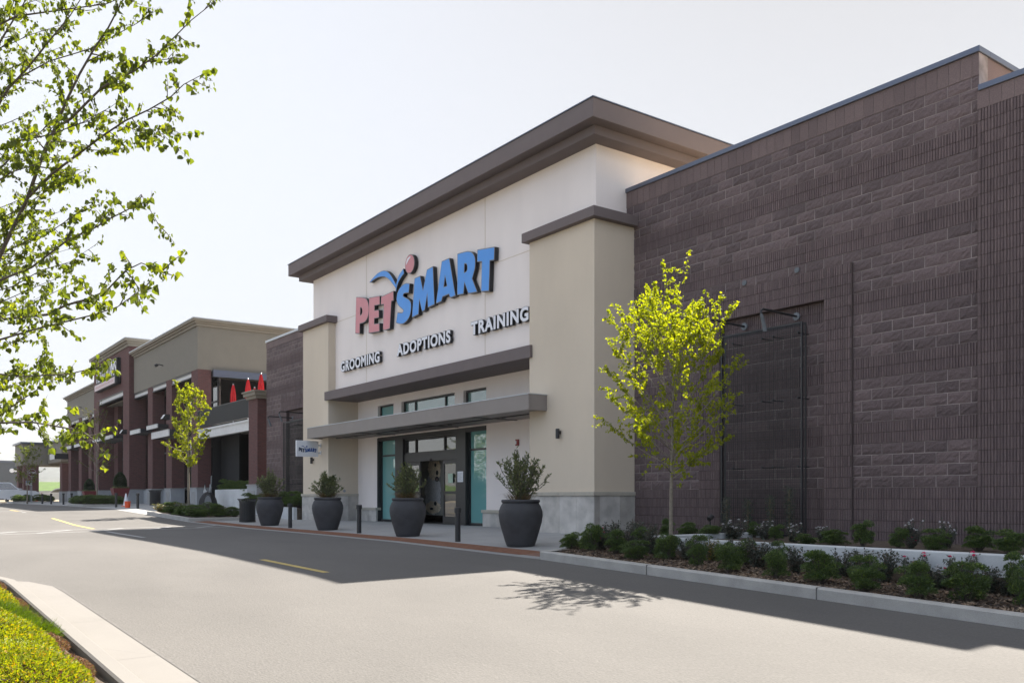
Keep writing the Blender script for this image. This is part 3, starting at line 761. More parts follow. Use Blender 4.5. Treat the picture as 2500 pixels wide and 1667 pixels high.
# blade sign hanging from the left pier
bs = thing('blade_sign', (-31.1, 13.7, 1.5), 'small white hanging panel reading PETSMART fixed to the left tan pillar', 'sign')
BO = (-31.1, 13.7, 1.5)
m = MB(BO); m.box(-31.15, -31.05, 12.74, 13.60, 1.50, 2.09); m.build('panel', M['white'], bs, bevel=.008)
m = MB(BO); m.box(-31.12, -31.08, 13.60, 13.71, 1.62, 1.68); m.box(-31.12, -31.08, 13.60, 13.71, 1.90, 1.96); m.box(-31.16, -31.04, 13.69, 13.712, 1.58, 1.72); m.box(-31.16, -31.04, 13.69, 13.712, 1.86, 2.0); m.build('bracket', M['white'], bs)
xs = [p[0] for k in LET for s in LET[k] for p in s]; zs = [p[1] for k in LET for s in LET[k] for p in s]
lx0, lx1, lz0, lz1 = min(xs), max(xs), min(zs), max(zs)
for k in ('P','E','T','S','M','A','R','T2','W1','W2','B'):
    def T(c):
        u = (c.x-lx0)/(lx1-lx0)
        skew = (lz1-lz0)*.12*u
        return Vector((.055, (12.82+.70*u)-13.7, .17+.25*(c.y-lz0-skew)/(lz1-lz0)))
    place_mesh(curve_mesh(LET[k], 0, 0), 'ball' if k == 'B' else ('swoosh' if k[0] == 'W' else 'letter'), M['navy'] if k in ('P','E','T') else M['bluevinyl'], bs, T)

# ------------------------------------------------------------------ wall fixtures
def down_lamp(x, z, label):
    t = thing('wall_lamp', (x, 13.71, z), label, 'wall lamp', 'cylinder wall lamps')
    m = MB(); m.lathe([(.045, -.13), (.05, -.12), (.05, .10), (.045, .11)], (0, -.09, 0), 18); m.build('lamp_body', M['blacksteel'], t, smooth=False)
    m = MB(); m.box(-.03, .03, -.05, 0, -.02, .06); m.build('bracket', M['blacksteel'], t)
down_lamp(-16.87, 1.56, 'black cylinder lamp on the right tan pillar'); down_lamp(-31.75, 1.40, 'black cylinder lamp below the hanging sign')
t = thing('fire_alarm', (-20.27, 14.92, 1.55), 'red fire alarm strobe on the cream wall right of the doors', 'fire alarm')
m = MB(); m.box(-.07, .07, -.05, 0, -.09, .09); m.build('housing', mat('dark_red_plastic', (.25, .02, .02), .5), t, bevel=.01)
m = MB(); m.box(-.04, .0, -.065, -.05, -.05, .05); m.build('lens', M['white'], t)
t = thing('intercom_plate', (-30.42, 14.35, .23), 'small round socket plate on the side of the left tan pillar', 'plate')
m = MB(); m.tube([(0, 0, 0), (.03, 0, 0)], .05, 12); m.build('plate', M['greysteel'], t)

def arm_lamp(x, z, L, label, y=None):
    y = y or 14.99
    t = thing('gooseneck_lamp', (x, y, z), label, 'arm lamp', 'arm lamps above the wall trellises')
    m = MB(); m.tube([(0, 0, 0), (0, -.03, 0)], .078, 24); m.build('mounting_plate', M['midsteel'], t)
    m = MB(); m.tube([(0, -.02, 0), (0, -L, 0.02), (0, -L-.06, -.02), (0, -L-.06, -.08)], .024, 8); m.build('arm', M['blacksteel'], t)
    m = MB(); m.tube([(0, -L-.06, -.08), (0, -L-.04, -.12), (0, -L+.03, -.30), (0, -L+.06, -.40)], [.026, .034, .038, .042], 12); m.build('lamp_head', M['midsteel'], t)
arm_lamp(-10.97, 3.60, 1.05, 'black arm lamp with grey disc right above the tall wire trellis')
arm_lamp(-12.27, 3.60, 1.05, 'black arm lamp behind the yellow tree, left above the tall wire trellis')
arm_lamp(-36.98, 3.45, 1.05, 'black arm lamp on the block wall left of the entrance tower', 14.99)
arm_lamp(-35.6, 3.55, 1.2, 'black arm lamp half hidden behind the left tan pillar', 15.1)
for x, z, lb in ((-12.27, 4.52, 'small grey anchor disc high on block wall, left of the pair'), (-10.96, 4.52, 'small grey anchor disc high on block wall, right of the pair'), (-36.97, 4.39, 'small grey anchor disc on the wall left of the tower')):
    m = MB(); m.tube([(0, 0, 0), (0, -.03, 0)], .055, 18); m.tube([(0, -.03, 0), (0, -.045, 0)], .015, 8)
    o = m.build('anchor_disc', M['midsteel'], None, loc=(x, 14.99 if x > -30 else 14.99, z)); tag(o, lb, 'wall disc', 'anchor discs on the block walls')

def trellis(x0, x1, z0, z1, y, label, side=True):
    t = thing('wire_trellis', ((x0+x1)/2, y, z0), label, 'trellis', 'wire trellises on the block walls'); O = ((x0+x1)/2, y, z0)
    f = MB(O); r = .017
    f.box(x0, x0+2*r, y-r, y+r, z0, z1); f.box(x1-2*r, x1, y-r, y+r, z0, z1); f.box(x0+2*r, x1-2*r, y-r, y+r, z1-2*r, z1); f.box(x0+2*r, x1-2*r, y-r, y+r, z0, z0+2*r)
    for xx in (x0, x1-2*r): f.box(xx+.002, xx+2*r-.002, y+.11, y+.13, z0, z1-.002)
    for zz in (z1-2*r,): f.box(x0+.03, x1-.03, y+.11, y+.13, zz, z1-.003)
    f.build('frame', M['blacksteel'], t)
    g = MB(O); s = .052; wv = .0026
    for xx in frange(x0+.03, x1-.03, s): g.box(xx-wv, xx+wv, y-wv, y+wv, z0+.02, z1-.02)
    for zz in frange(z0+.03, z1-.03, s): g.box(x0+.02, x1-.02, y-wv*1.2, y+wv*1.2, zz-wv, zz+wv)
    for xx in frange(x0+.05, x1-.05, s*2): g.box(xx-wv, xx+wv, y+.10, y+.106, z0+.02, z1-.02)
    for zz in frange(z0+.05, z1-.05, s*2): g.box(x0+.02, x1-.02, y+.10, y+.106, zz-wv, zz+wv)
    g.build('wire_mesh', M['blacksteel'], t)
    for zz in (z0+.35*(z1-z0)-.1, z0+.645*(z1-z0), z1-.22):
        for k in (.18, .55, .68, .97):
            xx = x0+(x1-x0)*k
            b = MB(O); b.tube([(xx, 15.08, zz), (xx, y-.03, zz)], .012, 6); b.tube([(xx, y-.035, zz+.0), (xx-.001, y-.075, zz+.012)], .02, 8); b.build('standoff', M['blacksteel'], t)
trellis(-12.75, -10.70, -.78, 3.44, 14.80, 'tall black wire trellis on the brown wall behind the yellow tree')
trellis(-37.55, -35.0, -.75, 3.30, 14.80, 'black wire trellis on the wall left of the entrance tower')

# dog poster seen through the open doors
DX = -1.30
t = thing('dog_poster', (-26.45, 15.75, -.55), 'dim wall poster of a shaggy pale dog inside the open doors', 'poster')
PO = (-26.45, 15.75, -.55)
m = MB(PO); m.box(-28.2, -25.0, 15.74, 15.80, -.62, 1.9); m.build('board', mat('poster_grey', (.19, .19, .165), .6, .2, 2), t)
def blob(name, cx, cz, rx, rz_, mt, d, jag=.12, seed=0):
    rn = random.Random(seed); N = 40; cx += DX; pts = [(cx+rx*(1+rn.uniform(-jag, jag))*math.cos(2*math.pi*i/N), 15.74-d, cz+rz_*(1+rn.uniform(-jag, jag))*math.sin(2*math.pi*i/N)) for i in range(N)]
    mm = MB(PO); mm.add([(cx, 15.74-d, cz)]+pts, [(0, i+1, (i+1) % N+1) for i in range(N)]); mm.build(name, mt, t)
fur = mat('printed_fur', (.46, .45, .44), .6, .5, 14, stretch=(4, 1, 1)); head = mat('printed_cream_fur', (.62, .52, .38), .6, .35, 12); blk = mat('printed_black', (.01, .01, .01), .5); tong = mat('printed_tongue', (.18, .12, .11), .5)
blob('dog_body', -25.02, .15, .52, .75, fur, .004, .10, 1); blob('dog_legs', -25.0, -.35, .5, .22, head, .006, .1, 2)
blob('dog_head', -24.92, .98, .42, .40, head, .008, .10, 3); blob('dog_muzzle', -24.78, .80, .24, .22, head, .010, .08, 6)
blob('dog_nose', -24.73, .83, .085, .09, blk, .013, .05, 4); blob('dog_eye', -24.85, 1.10, .075, .06, blk, .013, .1, 5)
blob('dog_mouth', -24.74, .62, .13, .09, blk, .012, .1, 7); blob('dog_tongue', -24.74, .60, .07, .05, tong, .014, .1, 8)
blob('dog_paw_pad', -24.85, -.22, .10, .07, blk, .012, .15, 9); blob('dog_paw_pad', -25.1, -.40, .12, .04, blk, .012, .2, 10)
m = MB((-22.6, 17, 2.2)); m.box(-24.4, -22.9, 16.4, 16.6, 2.30, 2.34)
lm, ltn, lb_ = nmat('lit_tube'); lb_.inputs['Emission Color'].default_value = (1, .8, .4, 1); lb_.inputs['Emission Strength'].default_value = .5
tag(m.build('ceiling_light', lm), 'lit warm ceiling strip seen through the transom glass', 'light')

# ------------------------------------------------------------------ foliage builders
def leaf(m, p, d, n, L, W, fold=.25):
    """pointed leaf from p along d, face normal about n"""
    d = d.normalized(); s = d.cross(n)
    if s.length < 1e-4: s = d.orthogonal()
    s.normalize(); n = s.cross(d)
    a = p+d*L*.42+s*W*.5+n*W*fold; b = p+d*L*.42-s*W*.5+n*W*fold; q = p+d*L-n*L*.08
    m.add([p, a, q, b], [(0, 1, 2), (0, 2, 3)])
def heart(m, p, d, n, L, W, fold=.18):
    d = d.normalized(); s = d.cross(n)
    if s.length < 1e-4: s = d.orthogonal()
    s.normalize(); n = s.cross(d)
    vs = [p, p+d*L*.02+s*W*.30+n*W*fold*.8, p+d*L*.30+s*W*.52+n*W*fold*1.2, p+d*L*.62+s*W*.34+n*W*fold*.6, p+d*L-n*L*.12,
          p+d*L*.62-s*W*.34+n*W*fold*.6, p+d*L*.30-s*W*.52+n*W*fold*1.2, p+d*L*.02-s*W*.30+n*W*fold*.8]
    m.add(vs, [(0, 1, 2, 3, 4), (0, 4, 5, 6, 7)])
def rv(r, a=1.): return Vector((r.gauss(0, 1), r.gauss(0, 1), r.gauss(0, 1))).normalized()*a

def bush_meshes(seed, kind):
    """unit shrub: radius .5, height 1 (scaled on placement)"""
    r = random.Random(seed); lv = MB(); st = MB(); fl = []
    if kind == 'B':
        clumps = []
        for _ in range(17):
            zz = r.uniform(.26, .88); q = .34*(1-((zz-.62)/.62)**2); a = r.random()*6.28; q *= r.random()**.5; clumps.append((Vector((q*math.cos(a), q*math.sin(a), zz)), r.uniform(.12, .22)))
        clumps.append((Vector((0, 0, .42)), .36)); clumps += [(Vector((r.uniform(-.22, .22), r.uniform(-.22, .22), r.uniform(.10, .25))), .20) for _ in range(5)]
        for c, rad in clumps:
            st.tube([(c.x*.1, c.y*.1, -.03), (c.x*.6, c.y*.6, c.z*.5), tuple(c)], [.018, .012, .006], 4)
            for _ in range(int(230*rad/.22)):
                d = rv(r); d.z = abs(d.z)*.9-.15; p = c+d*rad*r.uniform(.72, 1.12)
                if p.z < .02: continue
                leaf(lv, p, (d+rv(r, .7)+Vector((0, 0, .5))), rv(r)+Vector((0, 0, 1)), r.uniform(.055, .085), r.uniform(.030, .042))
    else:
        n = 22 if kind != 'thin' else 12
        for _ in range(n):
            a = r.random()*6.28; sp = r.uniform(.10, .46); top = r.uniform(.45, 1.0)
            pts = [Vector((.03*math.cos(a), .03*math.sin(a), -.03)), Vector((sp*.5*math.cos(a), sp*.5*math.sin(a), top*.5)), Vector((sp*math.cos(a), sp*math.sin(a), top))]
            st.tube(pts, [.013, .009, .005], 4)
            for k in range(48):
                t = r.uniform(.12, 1.0); q = pts[0].lerp(pts[1], t*2) if t < .5 else pts[1].lerp(pts[2], t*2-1)
                d = rv(r)+Vector((math.cos(a), math.sin(a), .2))*.5; p = q+d.normalized()*r.uniform(.02, .09)
                leaf(lv, p, d, rv(r, .6)+Vector((0, 0, 1)), r.uniform(.07, .115), r.uniform(.05, .075), .15)
            if kind in ('W', 'P') and r.random() < (.55 if kind == 'W' else .25):
                q = pts[2]+Vector((0, 0, .03)); f_ = MB(); fl.append(f_)
                for _k in range(9):
                    d = rv(r); d.z = abs(d.z); leaf(f_, q+d*.012, d+Vector((0, 0, .3)), rv(r), .06, .06)
    return lv, st, fl
MATK = {'B': 'box', 'R': 'rose', 'W': 'rose', 'P': 'rose', 'Y': 'roseY'}
BUSH = {}
def bush_proto(kind, var):
    key = (kind, var)
    if key not in BUSH:
        lv, st, fl = bush_meshes(sum(map(ord, kind))*7+var, kind)
        root = thing('boxwood_shrub' if kind == 'B' else 'rose_bush', (0, 0, 0), 'x', 'shrub')
        lv.build('foliage', M[MATK[kind]], root); st.build('stems', M['barkdark'], root)
        for f_ in fl: f_.build('flower', M['flower_w'] if kind == 'W' else M['flower_p'], root)
        BUSH[key] = [root, False]
    return BUSH[key]
brnd = random.Random(77)
def place_bush(kind, x, y, z, wd, ht, label, group, cat=None):
    pr = bush_proto(kind, brnd.randrange(4 if kind == 'B' else 3))
    if not pr[1]: o = pr[0]; pr[1] = True
    else: o = copy_tree(pr[0])
    o.location = (x, y, z); wd *= brnd.uniform(.9, 1.15); ht *= brnd.uniform(.9, 1.15); o.scale = (wd*1.34, wd*1.34, ht*(1.14 if kind == 'B' else 1.0)); o.rotation_euler = (0, 0, brnd.random()*6.28)
    tag(o, label, cat or ('shrub' if kind == 'B' else 'rose bush'), group); return o

FRONT = [('B',-12.55,10.44,0.36,0.29),('B',-12.02,10.46,0.34,0.39),('P',-12.12,10.81,0.33,0.38),('B',-11.45,10.57,0.37,0.33),('R',-12.07,11.0,0.36,0.45),('B',-10.66,10.27,0.40,0.29),('R',-11.56,11.0,0.28,0.42),('B',-10.25,10.54,0.36,0.36),('R',-11.0,10.98,0.30,0.32),('R',-10.62,10.99,0.28,0.31),('B',-9.32,10.28,0.29,0.37),('Y',-9.62,10.98,0.32,0.36),('B',-8.63,10.19,0.34,0.37),('R',-9.20,10.98,0.26,0.40),('R',-8.64,10.84,0.35,0.40),('B',-7.76,10.15,0.26,0.37),('B',-8.33,10.96,0.22,0.36),('R',-7.88,10.73,0.33,0.42),('B',-7.08,10.19,0.39,0.35),('B',-7.62,10.96,0.27,0.30),('R',-7.25,10.94,0.27,0.38),('B',-6.39,10.13,0.38,0.39),('R',-6.60,10.85,0.35,0.44),('B',-5.67,10.04,0.36,0.35),('P',-6.20,10.92,0.31,0.44),('W',-5.92,10.88,0.32,0.32),('B',-5.18,10.23,0.39,0.41),('P',-5.60,10.95,0.29,0.46),('R',-5.28,10.93,0.24,0.35),('R',-5.05,10.90,0.20,0.21),('B',-4.95,10.95,0.24,0.42),('B',-4.62,10.33,0.22,0.36)]
UPPER = [('B',-12.35,12.73,0.28,0.29),('R',-12.30,12.3,0.25,0.33),('B',-11.97,12.92,0.31,0.26),('B',-11.52,13.01,0.34,0.22),('W',-11.24,13.40,0.39,0.35),('B',-11.40,14.20,0.26,0.28),('W',-10.69,13.66,0.28,0.33),('B',-10.40,13.58,0.27,0.26),('W',-9.72,13.16,0.31,0.33),('B',-9.22,12.82,0.30,0.16),('W',-9.40,13.60,0.31,0.31),('B',-8.86,13.12,0.33,0.22),('B',-8.26,13.00,0.28,0.34),('B',-7.72,13.13,0.26,0.28),('W',-8.05,14.13,0.24,0.41),('P',-7.55,13.17,0.17,0.20),('B',-7.03,12.96,0.36,0.28),('W',-7.22,13.63,0.22,0.42),('B',-6.54,13.28,0.38,0.35),('B',-5.99,13.06,0.35,0.31)]
ORD = ['first','second','third','fourth','fifth','sixth','seventh','eighth','ninth','tenth','eleventh','twelfth','thirteenth','fourteenth','fifteenth','sixteenth','seventeenth','eighteenth']
DESC = {'B': 'rounded green shrub', 'R': 'dark flowerless rose bush', 'W': 'white flowering rose bush', 'P': 'pink flowering rose bush', 'Y': 'yellow tipped rose bush'}
def place_row(tab, zf, where, group):
    cnt = {}
    for k, x, y, wd, ht in sorted(tab, key=lambda t: t[1]/t[2]):
        n = cnt.get(k, 0); cnt[k] = n+1
        tot = sum(1 for q in tab if q[0] == k)
        lb = DESC[k]+', '+(ORD[n]+' from the left ' if tot > 1 else '')+where
        place_bush(k, x, y, zf(x, y)-.01, wd, ht, lb, group)
FRONT += [('R',-11.85,11.5,.34,.38),('R',-11.15,10.95,.34,.40),('B',-11.3,11.05,.32,.36),('R',-10.15,11.0,.32,.36),('R',-9.95,10.75,.30,.30),('B',-8.98,10.98,.28,.34),('R',-8.2,10.7,.28,.34),('R',-6.95,10.95,.32,.36),('R',-4.75,10.8,.30,.36)]
place_row(FRONT, lambda x, y: bedz(x, y) if y < 11.1 else bedz(x, 10.8)+.12, 'in the front bed', 'shrubs in the front bed')
place_row(UPPER, lambda x, y: -.80, 'above the low white wall', 'shrubs in the raised bed')
# young climbers tied to stakes under the trellis
for i, (x, h) in enumerate(((-12.3, .75), (-11.75, .72), (-11.2, .80), (-10.75, .95))):
    t = thing('staked_climber', (x, 14.45, -.80), 'young climbing vine tied to a stake, '+ORD[i]+' from the left under the wire trellis', 'vine', 'staked vines under the wire trellis')
    m = MB(); m.box(-.012, .012, -.012, .012, -.05, h); m.build('stake', mat('bamboo', (.16, .13, .08), .8, .2, 20), t)
    m = MB(); r = random.Random(i+60)
    for _ in range(420):
        z = r.uniform(.1, h*1.05); p = Vector((r.gauss(0, .045), r.gauss(0, .045), z)); leaf(m, p, rv(r)+Vector((0, 0, .3)), rv(r), .045, .03)
    m.build('foliage', M['rose'], t)
m = MB((-11.0, 14.2, -.8))
t = thing('uplight', (-12.0, 13.6, -.80), 'small black garden uplight among the roses left of the trellis', 'light')
m = MB(); m.tube([(0, 0, 0), (0, 0, .36)], .012, 6); m.build('stake', M['blacksteel'], t)
m = MB(); m.tube([(0, -.04, .36), (0, .06, .42)], .05, 12); m.build('lamp_head', M['blacksteel'], t)

# ------------------------------------------------------------------ trees
def make_tree(name, loc, H, zc, rad, tr, nb, leaves, lsz, lm, label, seed, group=None, lean=0., dens=None, bark='bark', low=.20):
    """H height, zc first branch height, rad crown radius"""
    r = random.Random(seed); t = thing(name, loc, label, 'tree', group)
    tk = MB(); pts = []; n = 9
    for i in range(n+1):
        u = i/n; pts.append(Vector((math.sin(u*5+seed)*.02*H*.3*u+lean*u, math.cos(u*4+seed)*.02*H*.3*u, u*H*.97-.12*(i == 0))))
    tk.tube(pts, [tr*(1.25 if i == 0 else 1)*(1-.88*(i/n)**1.1)+.002 for i in range(n+1)], 10)
    trunk = tk.build('trunk', M[bark], t, smooth=True)
    br = MB(); lf = MB()
    def tp(u):
        k = min(n-1, int(u*n)); return pts[k].lerp(pts[k+1], u*n-k)
    twigs = []
    for i in range(nb):
        v = (i+.5*r.random())/nb; u = zc/H+(1-zc/H)*v*.96; p0 = tp(u)
        prof = (math.sin(math.pi*min(1, (v*.76+low)))**.75) if v < .97 else .15
        L = rad*max(.16, prof)*r.uniform(.75, 1.15); az = i*2.399+r.uniform(-.3, .3); el = R(22+42*v+r.uniform(-8, 8))
        d = Vector((math.cos(az)*math.cos(el), math.sin(az)*math.cos(el), math.sin(el))); q = [p0]; L2 = L/max(.45, math.cos(el))
        for k in range(5):
            d = (d+Vector((0, 0, .07))+rv(r, .10)).normalized(); q.append(q[-1]+d*L2/5)
        r0 = tr*.36*(1-v*.6); br.tube(q, [r0*(1-.8*k/5) for k in range(6)], 5)
        for k in range(9):
            a = r.uniform(.22, 1.0); j = min(4, int(a*5)); b0 = q[j].lerp(q[j+1], a*5-j)
            dd = (d*.6+rv(r, .8)+Vector((0, 0, .12))).normalized(); tl = rad*r.uniform(.16, .38)*(1.25-a*.6)
            b1 = b0+dd*tl*.5; b2 = b1+(dd+rv(r, .4)).normalized()*tl*.5
            br.tube([b0, b1, b2], [r0*.28, r0*.2, r0*.1], 3, False); twigs.append((b0, b1, b2))
        twigs.append((q[3], q[4], q[5])); twigs.append((q[4], q[5], q[5]+d*rad*.08))
    for _ in range(leaves):
        b0, b1, b2 = twigs[r.randrange(len(twigs))]; a = r.uniform(.15, 1.05)
        p = b0.lerp(b1, a*2) if a < .5 else b1.lerp(b2, a*2-1)
        p = p+rv(r, r.uniform(.2, 1)*lsz*.8)
        d = Vector((r.gauss(0, .6), r.gauss(0, .6), -.55+r.gauss(0, .35)))
        s = lsz*r.uniform(.6, 1.2)
        (heart if lsz > .045 else leaf)(lf, p, d, rv(r)+Vector((0, 0, .8)), s, s*.85)
    cr = lf.build('crown', M[lm], t); br.build('branches', M[bark], t, smooth=True)
    return t
make_tree('young_linden_tree', (-10.28, 10.7, bedz(-10.28, 10.7)-.02), 3.74, 1.36, 1.36, .034, 48, 10500, .050, 'leaf_main', 'young tree with bright yellow green leaves in front of the brown wall', 4, lean=.02)
make_tree('young_street_tree', (-38.55, 11.0, -.72), 5.25, 1.9, .98, .055, 34, 5200, .072, 'leaf_main', 'slim yellow leaved tree in the corner bed by the black litter bins', 8)
make_tree('young_street_tree', (-56.0, 10.75, -.45), 4.9, 1.7, 1.45, .05, 26, 900, .07, 'leaf_far', 'thin sparse tree in front of the market brick tower', 12)
make_tree('young_street_tree', (-78.0, 9.98, -.5), 4.0, 1.3, 1.25, .05, 26, 2400, .075, 'leaf_fg', 'small green tree in front of the stop sign by the covered porch', 15)
make_tree('young_street_tree', (-96.5, 8.4, -.5), 5.0, 1.4, 1.7, .06, 26, 1500, .12, 'leaf_far', 'small reddish green tree at the far left behind the white pickup', 19)
# lower faint trees reflected in the shop glass stand across the car park
for i, (x, y) in enumerate(((-38, -7), (-46, -10), (-55, -6), (-33, -14), (-64, -12))):
    make_tree('car_park_tree', (x, y, gz(x, y)), 6.2, 1.8, 2.0, .07, 24, 1300, .13, 'leaf_fg', 'car park tree across the road from the store entrance, '+ORD[i]+' from the near end', 30+i, 'trees across the car park')

# big foreground tree: limbs laid out in space from the trunk standing left of the camera
def at(px, py, t):
    a = (px-1250)/2163; return Vector(((FW[0]+a*RT[0])*t, (FW[1]+a*RT[1])*t, (1213-py)*t/2163))
TB = at(-330, 1213, 8.2); TB.z = gz(TB.x, 0)+.1
ft = thing('large_linden_tree', tuple(TB), 'big leafy tree reaching in from the left edge of the foreground', 'tree'); FO = tuple(TB)
rf = random.Random(21)
def tpos(z): return Vector((TB.x+.05*math.sin(z), TB.y+.05*math.cos(z), z))
tk = MB(FO); tk.tube([tpos(TB.z-.1)]+[tpos(z) for z in frange(-.8, 6.5, .6)], [.15]+[.13-.016*i*.75 for i in range(len(frange(-.8, 6.5, .6)))], 12)
tk.build('trunk', M['barkdark'], ft, smooth=True)
LIMBS = [  # z on trunk, radius, [(px,py,depth)...]
 (.9, .026, [(-60,760,7.8),(11,600,7.5),(65,490,7.4),(92,413,7.3),(115,352,7.3),(138,306,7.2),(161,249,7.2),(195,180,7.1),(230,119,7.1),(264,69,7.0),(298,4,7.0),(325,-60,7.0)]),
 (None, .015, [(138,312,7.2),(172,291,7.1),(214,249,7.0),(249,214,6.9),(279,195,6.8),(325,176,6.7),(383,134,6.5),(425,92,6.4),(467,50,6.3),(530,0,6.2)]),
 (None, .015, [(65,486,7.4),(126,425,7.2),(188,379,7.0),(249,333,6.9),(306,295,6.7),(364,268,6.6),(417,237,6.5),(448,207,6.4),(495,182,6.3)]),
 (None, .006, [(306,307,6.7),(340,322,6.6),(370,328,6.5),(450,325,6.4)]),
 (1.5, .022, [(-80,380,8.6),(0,249,8.3),(23,214,8.2),(69,165,8.0),(115,107,7.9),(153,61,7.8),(172,38,7.8),(215,-30,7.7)]),
 (2.0, .022, [(-70,280,8.8),(0,103,8.6),(23,65,8.5),(57,11,8.4),(80,-40,8.4)]),
 (.8, .018, [(-60,520,8.6),(0,413,8.4),(50,360,8.3),(96,325,8.2),(142,283,8.2)]),
 (.5, .016, [(-60,740,7.4),(0,684,7.2),(77,653,7.0),(168,584,6.8),(230,557,6.7),(268,534,6.6),(314,511,6.5),(345,475,6.4),(385,545,6.4)]),
 (.4, .018, [(-60,830,7.0),(0,780,6.8),(115,768,6.5),(161,745,6.4),(214,730,6.3),(260,710,6.2),(306,661,6.1),(345,642,6.0),(420,672,5.9)]),
 (.2, .015, [(-60,850,6.8),(0,829,6.6),(77,806,6.5),(230,768,6.3),(287,749,6.2),(356,699,6.0)]),
 (.0, .014, [(-60,925,7.5),(0,913,7.2),(50,919,7.0),(168,913,6.8),(230,898,6.6),(262,902,6.5)]),
 (-.2, .014, [(-60,1040,6.4),(0,1032,6.2),(77,1030,6.0),(153,1043,5.8),(199,1051,5.7),(230,1074,5.6),(246,1100,5.6)]),
 (.0, .014, [(-60,1060,8.0),(0,1013,7.8),(50,978,7.6),(107,940,7.5),(150,915,7.4)]),
 (.3, .014, [(-50,650,9.0),(20,610,8.8),(110,575,8.7),(190,520,8.6),(240,500,8.6)]),
 (.6, .014, [(-50,560,9.4),(30,520,9.3),(110,470,9.2),(160,440,9.2),(200,420,9.2)]),
 (1.2, .016, [(-60,300,9.6),(30,200,9.5),(120,150,9.4),(220,120,9.3),(330,60,9.2),(370,35,9.2)]),
 (2.2, .016, [(-60,90,7.4),(40,40,7.2),(150,25,7.0),(260,10,6.9),(330,-20,6.8)]),
 (1.0, .014, [(-50,390,7.0),(40,345,6.8),(120,330,6.7),(200,300,6.6),(270,262,6.6)]),
 (.1, .012, [(-50,720,8.4),(30,700,8.3),(100,660,8.2),(170,640,8.2),(230,600,8.1)]),
 (-.1, .012, [(-50,800,9.2),(40,760,9.0),(120,720,9.0),(180,690,9.0)]),
 (.4, .012, [(-50,470,6.4),(30,420,6.2),(90,400,6.1),(140,385,6.0)]),
 (1.6, .012, [(-60,200,10.4),(20,170,10.3),(75,145,10.3),(150,115,10.2)]),
 (1.1, .012, [(-60,330,10.8),(20,300,10.7),(75,275,10.7),(160,245,10.6)]),
 (0.8, .012, [(-60,440,10.2),(20,410,10.1),(75,385,10.1),(130,355,10.0)]),
 (0.6, .012, [(-60,530,11.0),(20,500,10.9),(75,475,10.9),(170,445,10.8)]),
 (0.5, .012, [(-60,600,9.8),(20,570,9.7),(75,545,9.7),(150,515,9.6)]),
 (0.3, .012, [(-60,690,10.6),(20,660,10.5),(75,635,10.5),(180,605,10.4)]),
 (0.1, .012, [(-60,760,10.0),(20,730,9.9),(75,705,9.9),(150,675,9.8)]),
 (0.0, .012, [(-60,870,8.8),(20,840,8.7),(75,815,8.7),(120,785,8.6)]),
 (-0.1, .012, [(-60,960,9.4),(20,930,9.3),(75,905,9.3),(110,875,9.2)]),
 (1.9, .012, [(-60,140,9.6),(20,110,9.5),(75,85,9.5),(170,55,9.4)]),
 (2.4, .012, [(-60,60,9.9),(20,30,9.8),(75,5,9.8),(180,-25,9.7)]),
 (0.2, .012, [(-60,640,8.0),(20,610,7.9),(75,585,7.9),(120,555,7.8)]),
]
br = MB(FO); lf = MB(FO); twigs = []
def twig(b0, d, L, r0, depth=0):
    pts = [b0]; dd = d.normalized()
    for k in range(4): dd = (dd+rv(rf, .22)+Vector((0, 0, .05))).normalized(); pts.append(pts[-1]+dd*L/4)
    br.tube(pts, [r0*(1-.2*k) for k in range(5)], 4, False)
    n = int(L/.0155); side = rv(rf)
    for i in range(n):
        a = .12+.88*(i+rf.random())/n; j = min(3, int(a*4)); p = pts[j].lerp(pts[j+1], a*4-j)
        s = rf.choice((.024, .031, .038, .045, .056))*rf.uniform(.8, 1.12)
        o = rv(rf, .022); ld = Vector((rf.gauss(0, .5), rf.gauss(0, .5), -.75))+o*8
        heart(lf, p+o*.9, ld, rv(rf, .8)+Vector((0, 0, .6)), s, s*.92)
    if depth == 0 and L > .3:
        for _ in range(2): a = rf.uniform(.3, .8); j = int(a*4); twig(pts[j], d+rv(rf, .8), L*.5, r0*.7, 1)
for z, r0, P in LIMBS:
    pts = [at(*p) for p in P]
    if z is not None:
        a = tpos(z); b = pts[0]; pts = [a, a.lerp(b, .5)+Vector((0, 0, -.06))]+pts
    N = len(pts); br.tube(pts, [.78*r0*(1-.80*i/(N-1)) for i in range(N)], 6)
    tot = sum((pts[i+1]-pts[i]).length for i in range(N-1)); st = .075; acc = rf.random()*st
    run = 0
    for i in range(N-1):
        seg = pts[i+1]-pts[i]; L = seg.length
        while acc < L:
            f = (run+acc)/tot; p = pts[i]+seg*(acc/L)
            if rf.random() < .93 and f > (.12 if z is not None else .05):
                d = seg.normalized()*.8+rv(rf, .9)+Vector((0, 0, .12))
                twig(p, d, rf.uniform(.10, .36)*(1.25-.6*f), r0*.22+.0012)
            acc += st
        acc -= L; run += L
    twig(pts[-1], (pts[-1]-pts[-2]), .12, .002, 1)
lf.build('crown', M['leaf_fg'], ft); br.build('branches', M['barkdark'], ft, smooth=True)

